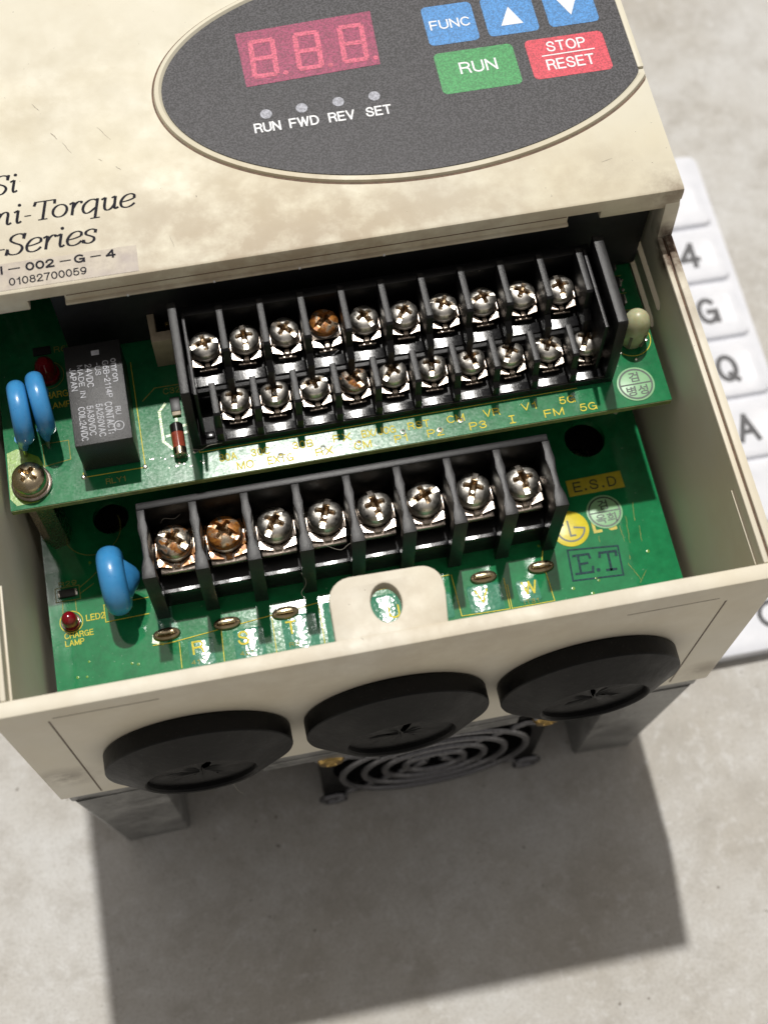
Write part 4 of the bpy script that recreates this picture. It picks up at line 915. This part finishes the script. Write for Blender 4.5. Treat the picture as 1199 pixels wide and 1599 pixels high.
# spacer posts between the boards
def hexpost(x, y, r, z0, z1, mat, parent):
    bm = bmesh.new(); lathe(bm, [(0, z0), (r, z0), (r, z1), (0, z1)], 6, Matrix.Translation((x, y, 0)) @ Matrix.Rotation(R(15), 4, 'Z')); return part('spacer_post', bm, mat, parent, smooth=20)
hexpost(8.0, 47.0, 2.9, ZW, ZP-1.6, 'bronze', drive)
bm = bmesh.new(); lathe(bm, [(0, ZW), (3.4, ZW), (3.0, 68), (2.6, 80), (2.6, ZP-1.65), (0, ZP-1.65)], 28, Matrix.Translation((121.5, 56.5, 0))); part('spacer_post', bm, 'nylon_white', drive)
part('post_flange', flat([[(117.6, 50.8), (119.6, 48.9), (122.4, 51.2), (124.4, 54), (119.5, 56)]], 70.5, 71.5, .2), 'nylon_white', pb)

# ------------------------------------------------------------------ power terminal block
Q = 9.385; XP = 30.72
bm = bmesh.new()
box(bm, 25.5, 101.5, 28.4, 41.2, ZW+.05, 70.6, bev=.2)
box(bm, 25.5, 101.5, 31.8, 41.2, 70.5, 74.2, bev=.2)
box(bm, 25.3, 101.7, 39.4, 40.9, 74.1, 84.6, bev=.2)
ptb = part('power_terminal_block', bm, 'black_plastic', drive, label="black power terminal block with eight screws")
sec = [(-.75, 39.5), (.75, 39.5), (.75, 37.4), (.95, 35.8), (.6, 33.4), (.6, 30.2), (1.15, 28.2), (1.25, 26.1), (-1.25, 26.1), (-1.15, 28.2), (-.6, 30.2), (-.6, 33.4), (-.95, 35.8), (-.75, 37.4)]   # thin waist, thick front post
pd = fin(flat([sec[::-1]], ZW+.1, 84.45, .14), 'black_plastic')
for k in range(9): link('divider', pd, ptb, (XP+Q*(k-.5), 0, 0))
edge = fin(ledge_bm(7.0, 28.0, 28.7, 70.0, 70.8, .01), 'black_gloss')
PR, PH = 3.15, 2.9
p_ok = screw_mesh(PR, PH, 'nickel'); p_r1 = screw_mesh(PR, PH, 'nickel_rusty'); p_r2 = screw_mesh(PR, PH, 'nickel_rusted')
pc = fin(clamp_bm(7.0, 6.6, .8, .012), 'plate_metal', 30); pcr = fin(clamp_bm(7.0, 6.6, .8, .012), 'plate_rusty', 30)
lw2 = bmesh.new(); lathe(lw2, [(3.1, 0), (3.3, .15), (3.3, .8), (3.1, .95), (0, .95)], 40); lw2 = fin(lw2, 'nickel')
lug_me = bmesh.new(); box(lug_me, -3.3, 3.3, 30.4, 39.2, 73.4, 74.6, bev=.2); lug_me = fin(lug_me, 'plate_metal')
angp = [-40, -38, 55, 70, 100, 20, 68, 97]
for k in range(8):
    x = XP+Q*k
    link('terminal_plate', lug_me, ptb, (x, 0, 0)); link('edge', edge, ptb, (x, 0, 0))
    link('clamp_plate', pcr if k < 2 else pc, ptb, (x, 35.1, 75.5), (0, 0, R(rng.uniform(-3, 3))))
    link('lock_washer', lw2, ptb, (x, 35.3, 75.55))
    lb = {0: "half rusted terminal screw at the end of the power block", 1: "heavily rusted power terminal screw"}.get(k)
    link('screw', (p_r1, p_r2)[k] if k < 2 else p_ok, ptb, (x, 35.3, 76.5), (R(rng.uniform(-2, 2)), R(rng.uniform(-2, 2)), R(angp[k])), label=lb)

# ------------------------------------------------------------------ white key board lying beside the drive
kb = bpy.data.objects.new("key_board", None); col.objects.link(kb); kb.location = Vector((165, 90, GZ))*S
kb["label"] = "white plastic board of raised lettered keys lying to the right of the drive"; kb["category"] = "key board"
PINV[kb.name] = Matrix.Translation(-kb.location)
part('base', flat([rrect(132, 17.5, 187.5, 164, 3)], GZ, -8.6, .6), 'white_plastic', kb)
def key_bm(x0, y0, x1, y1, z0, z1):
    bm = bmesh.new(); L = []
    for t, z in ((0, z0), (.5, z0+(z1-z0)*.75), (1.6, z1), (3.4, z1-.35)): L.append([bm.verts.new((p[0], p[1], z)) for p in rrect(x0+t, y0+t, x1-t, y1-t, 2.2)])
    for a, c in zip(L[:-1], L[1:]):
        for i in range(len(a)): j = (i+1) % len(a); bm.faces.new((a[i], a[j], c[j], c[i]))
    bm.faces.new(L[-1]); return bm
glyph = {(1, 6): '4', (1, 5): 'G', (1, 4): 'Q', (1, 3): 'A', (1, 7): ''}
for j in range(1, 8):
    for i in (0, 1):
        x0 = 149.5+i*18.6; y0 = 31.5+18.0*(j-1)
        k = part('key', key_bm(x0, y0, x0+17.6, y0+17.0, -8.7, -7.0), 'white_plastic', kb, smooth=40)
        s = glyph.get((i, j))
        if s: part('lettering', stroke_bm(s, x0+4.6, y0+4.6, x0+10.6, y0+12.8, -7.26, .17), 'key_ink', k, smooth=0)
part('lettering', lines([circ(167.0, 26.2, 3.1, 32)], 1.3, -8.56, True), 'key_ink', kb, smooth=0)

# ------------------------------------------------------------------ lint caught on the terminals and grommets
simple('lint', (.30, .28, .24), .7)
def hair(pts, r, parent):
    bm = bmesh.new(); tube(bm, [p.to_tuple() if hasattr(p, 'to_tuple') else p for p in cr([(*p[:2], p[2]) for p in pts], 5)], r, 5); part('lint_hair', bm, 'lint', parent)
hair([(52.8, 27.0, 72.0), (53.4, 25.2, 71.0), (52.2, 24.0, 69.4), (53.0, 23.2, 67.6)], .045, ptb)
hair([(57.6, 30.6, 75.2), (60.5, 29.0, 74.9), (62.2, 29.6, 75.3), (63.8, 30.4, 75.1)], .04, ptb)
hair([(29.0, 38.4, 79.5), (29.8, 38.6, 81.0), (31.6, 38.4, 80.6), (32.8, 38.8, 81.2)], .04, ptb)
hair([(36.9, 48.0, 88.2), (38.6, 47.6, 88.0), (40.2, 47.9, 88.6), (42.6, 47.8, 88.9)], .045, tb)
hair([(34.0, -7.2, 61.0), (34.6, -8.4, 60.2), (35.6, -9.2, 60.6)], .05, drive)
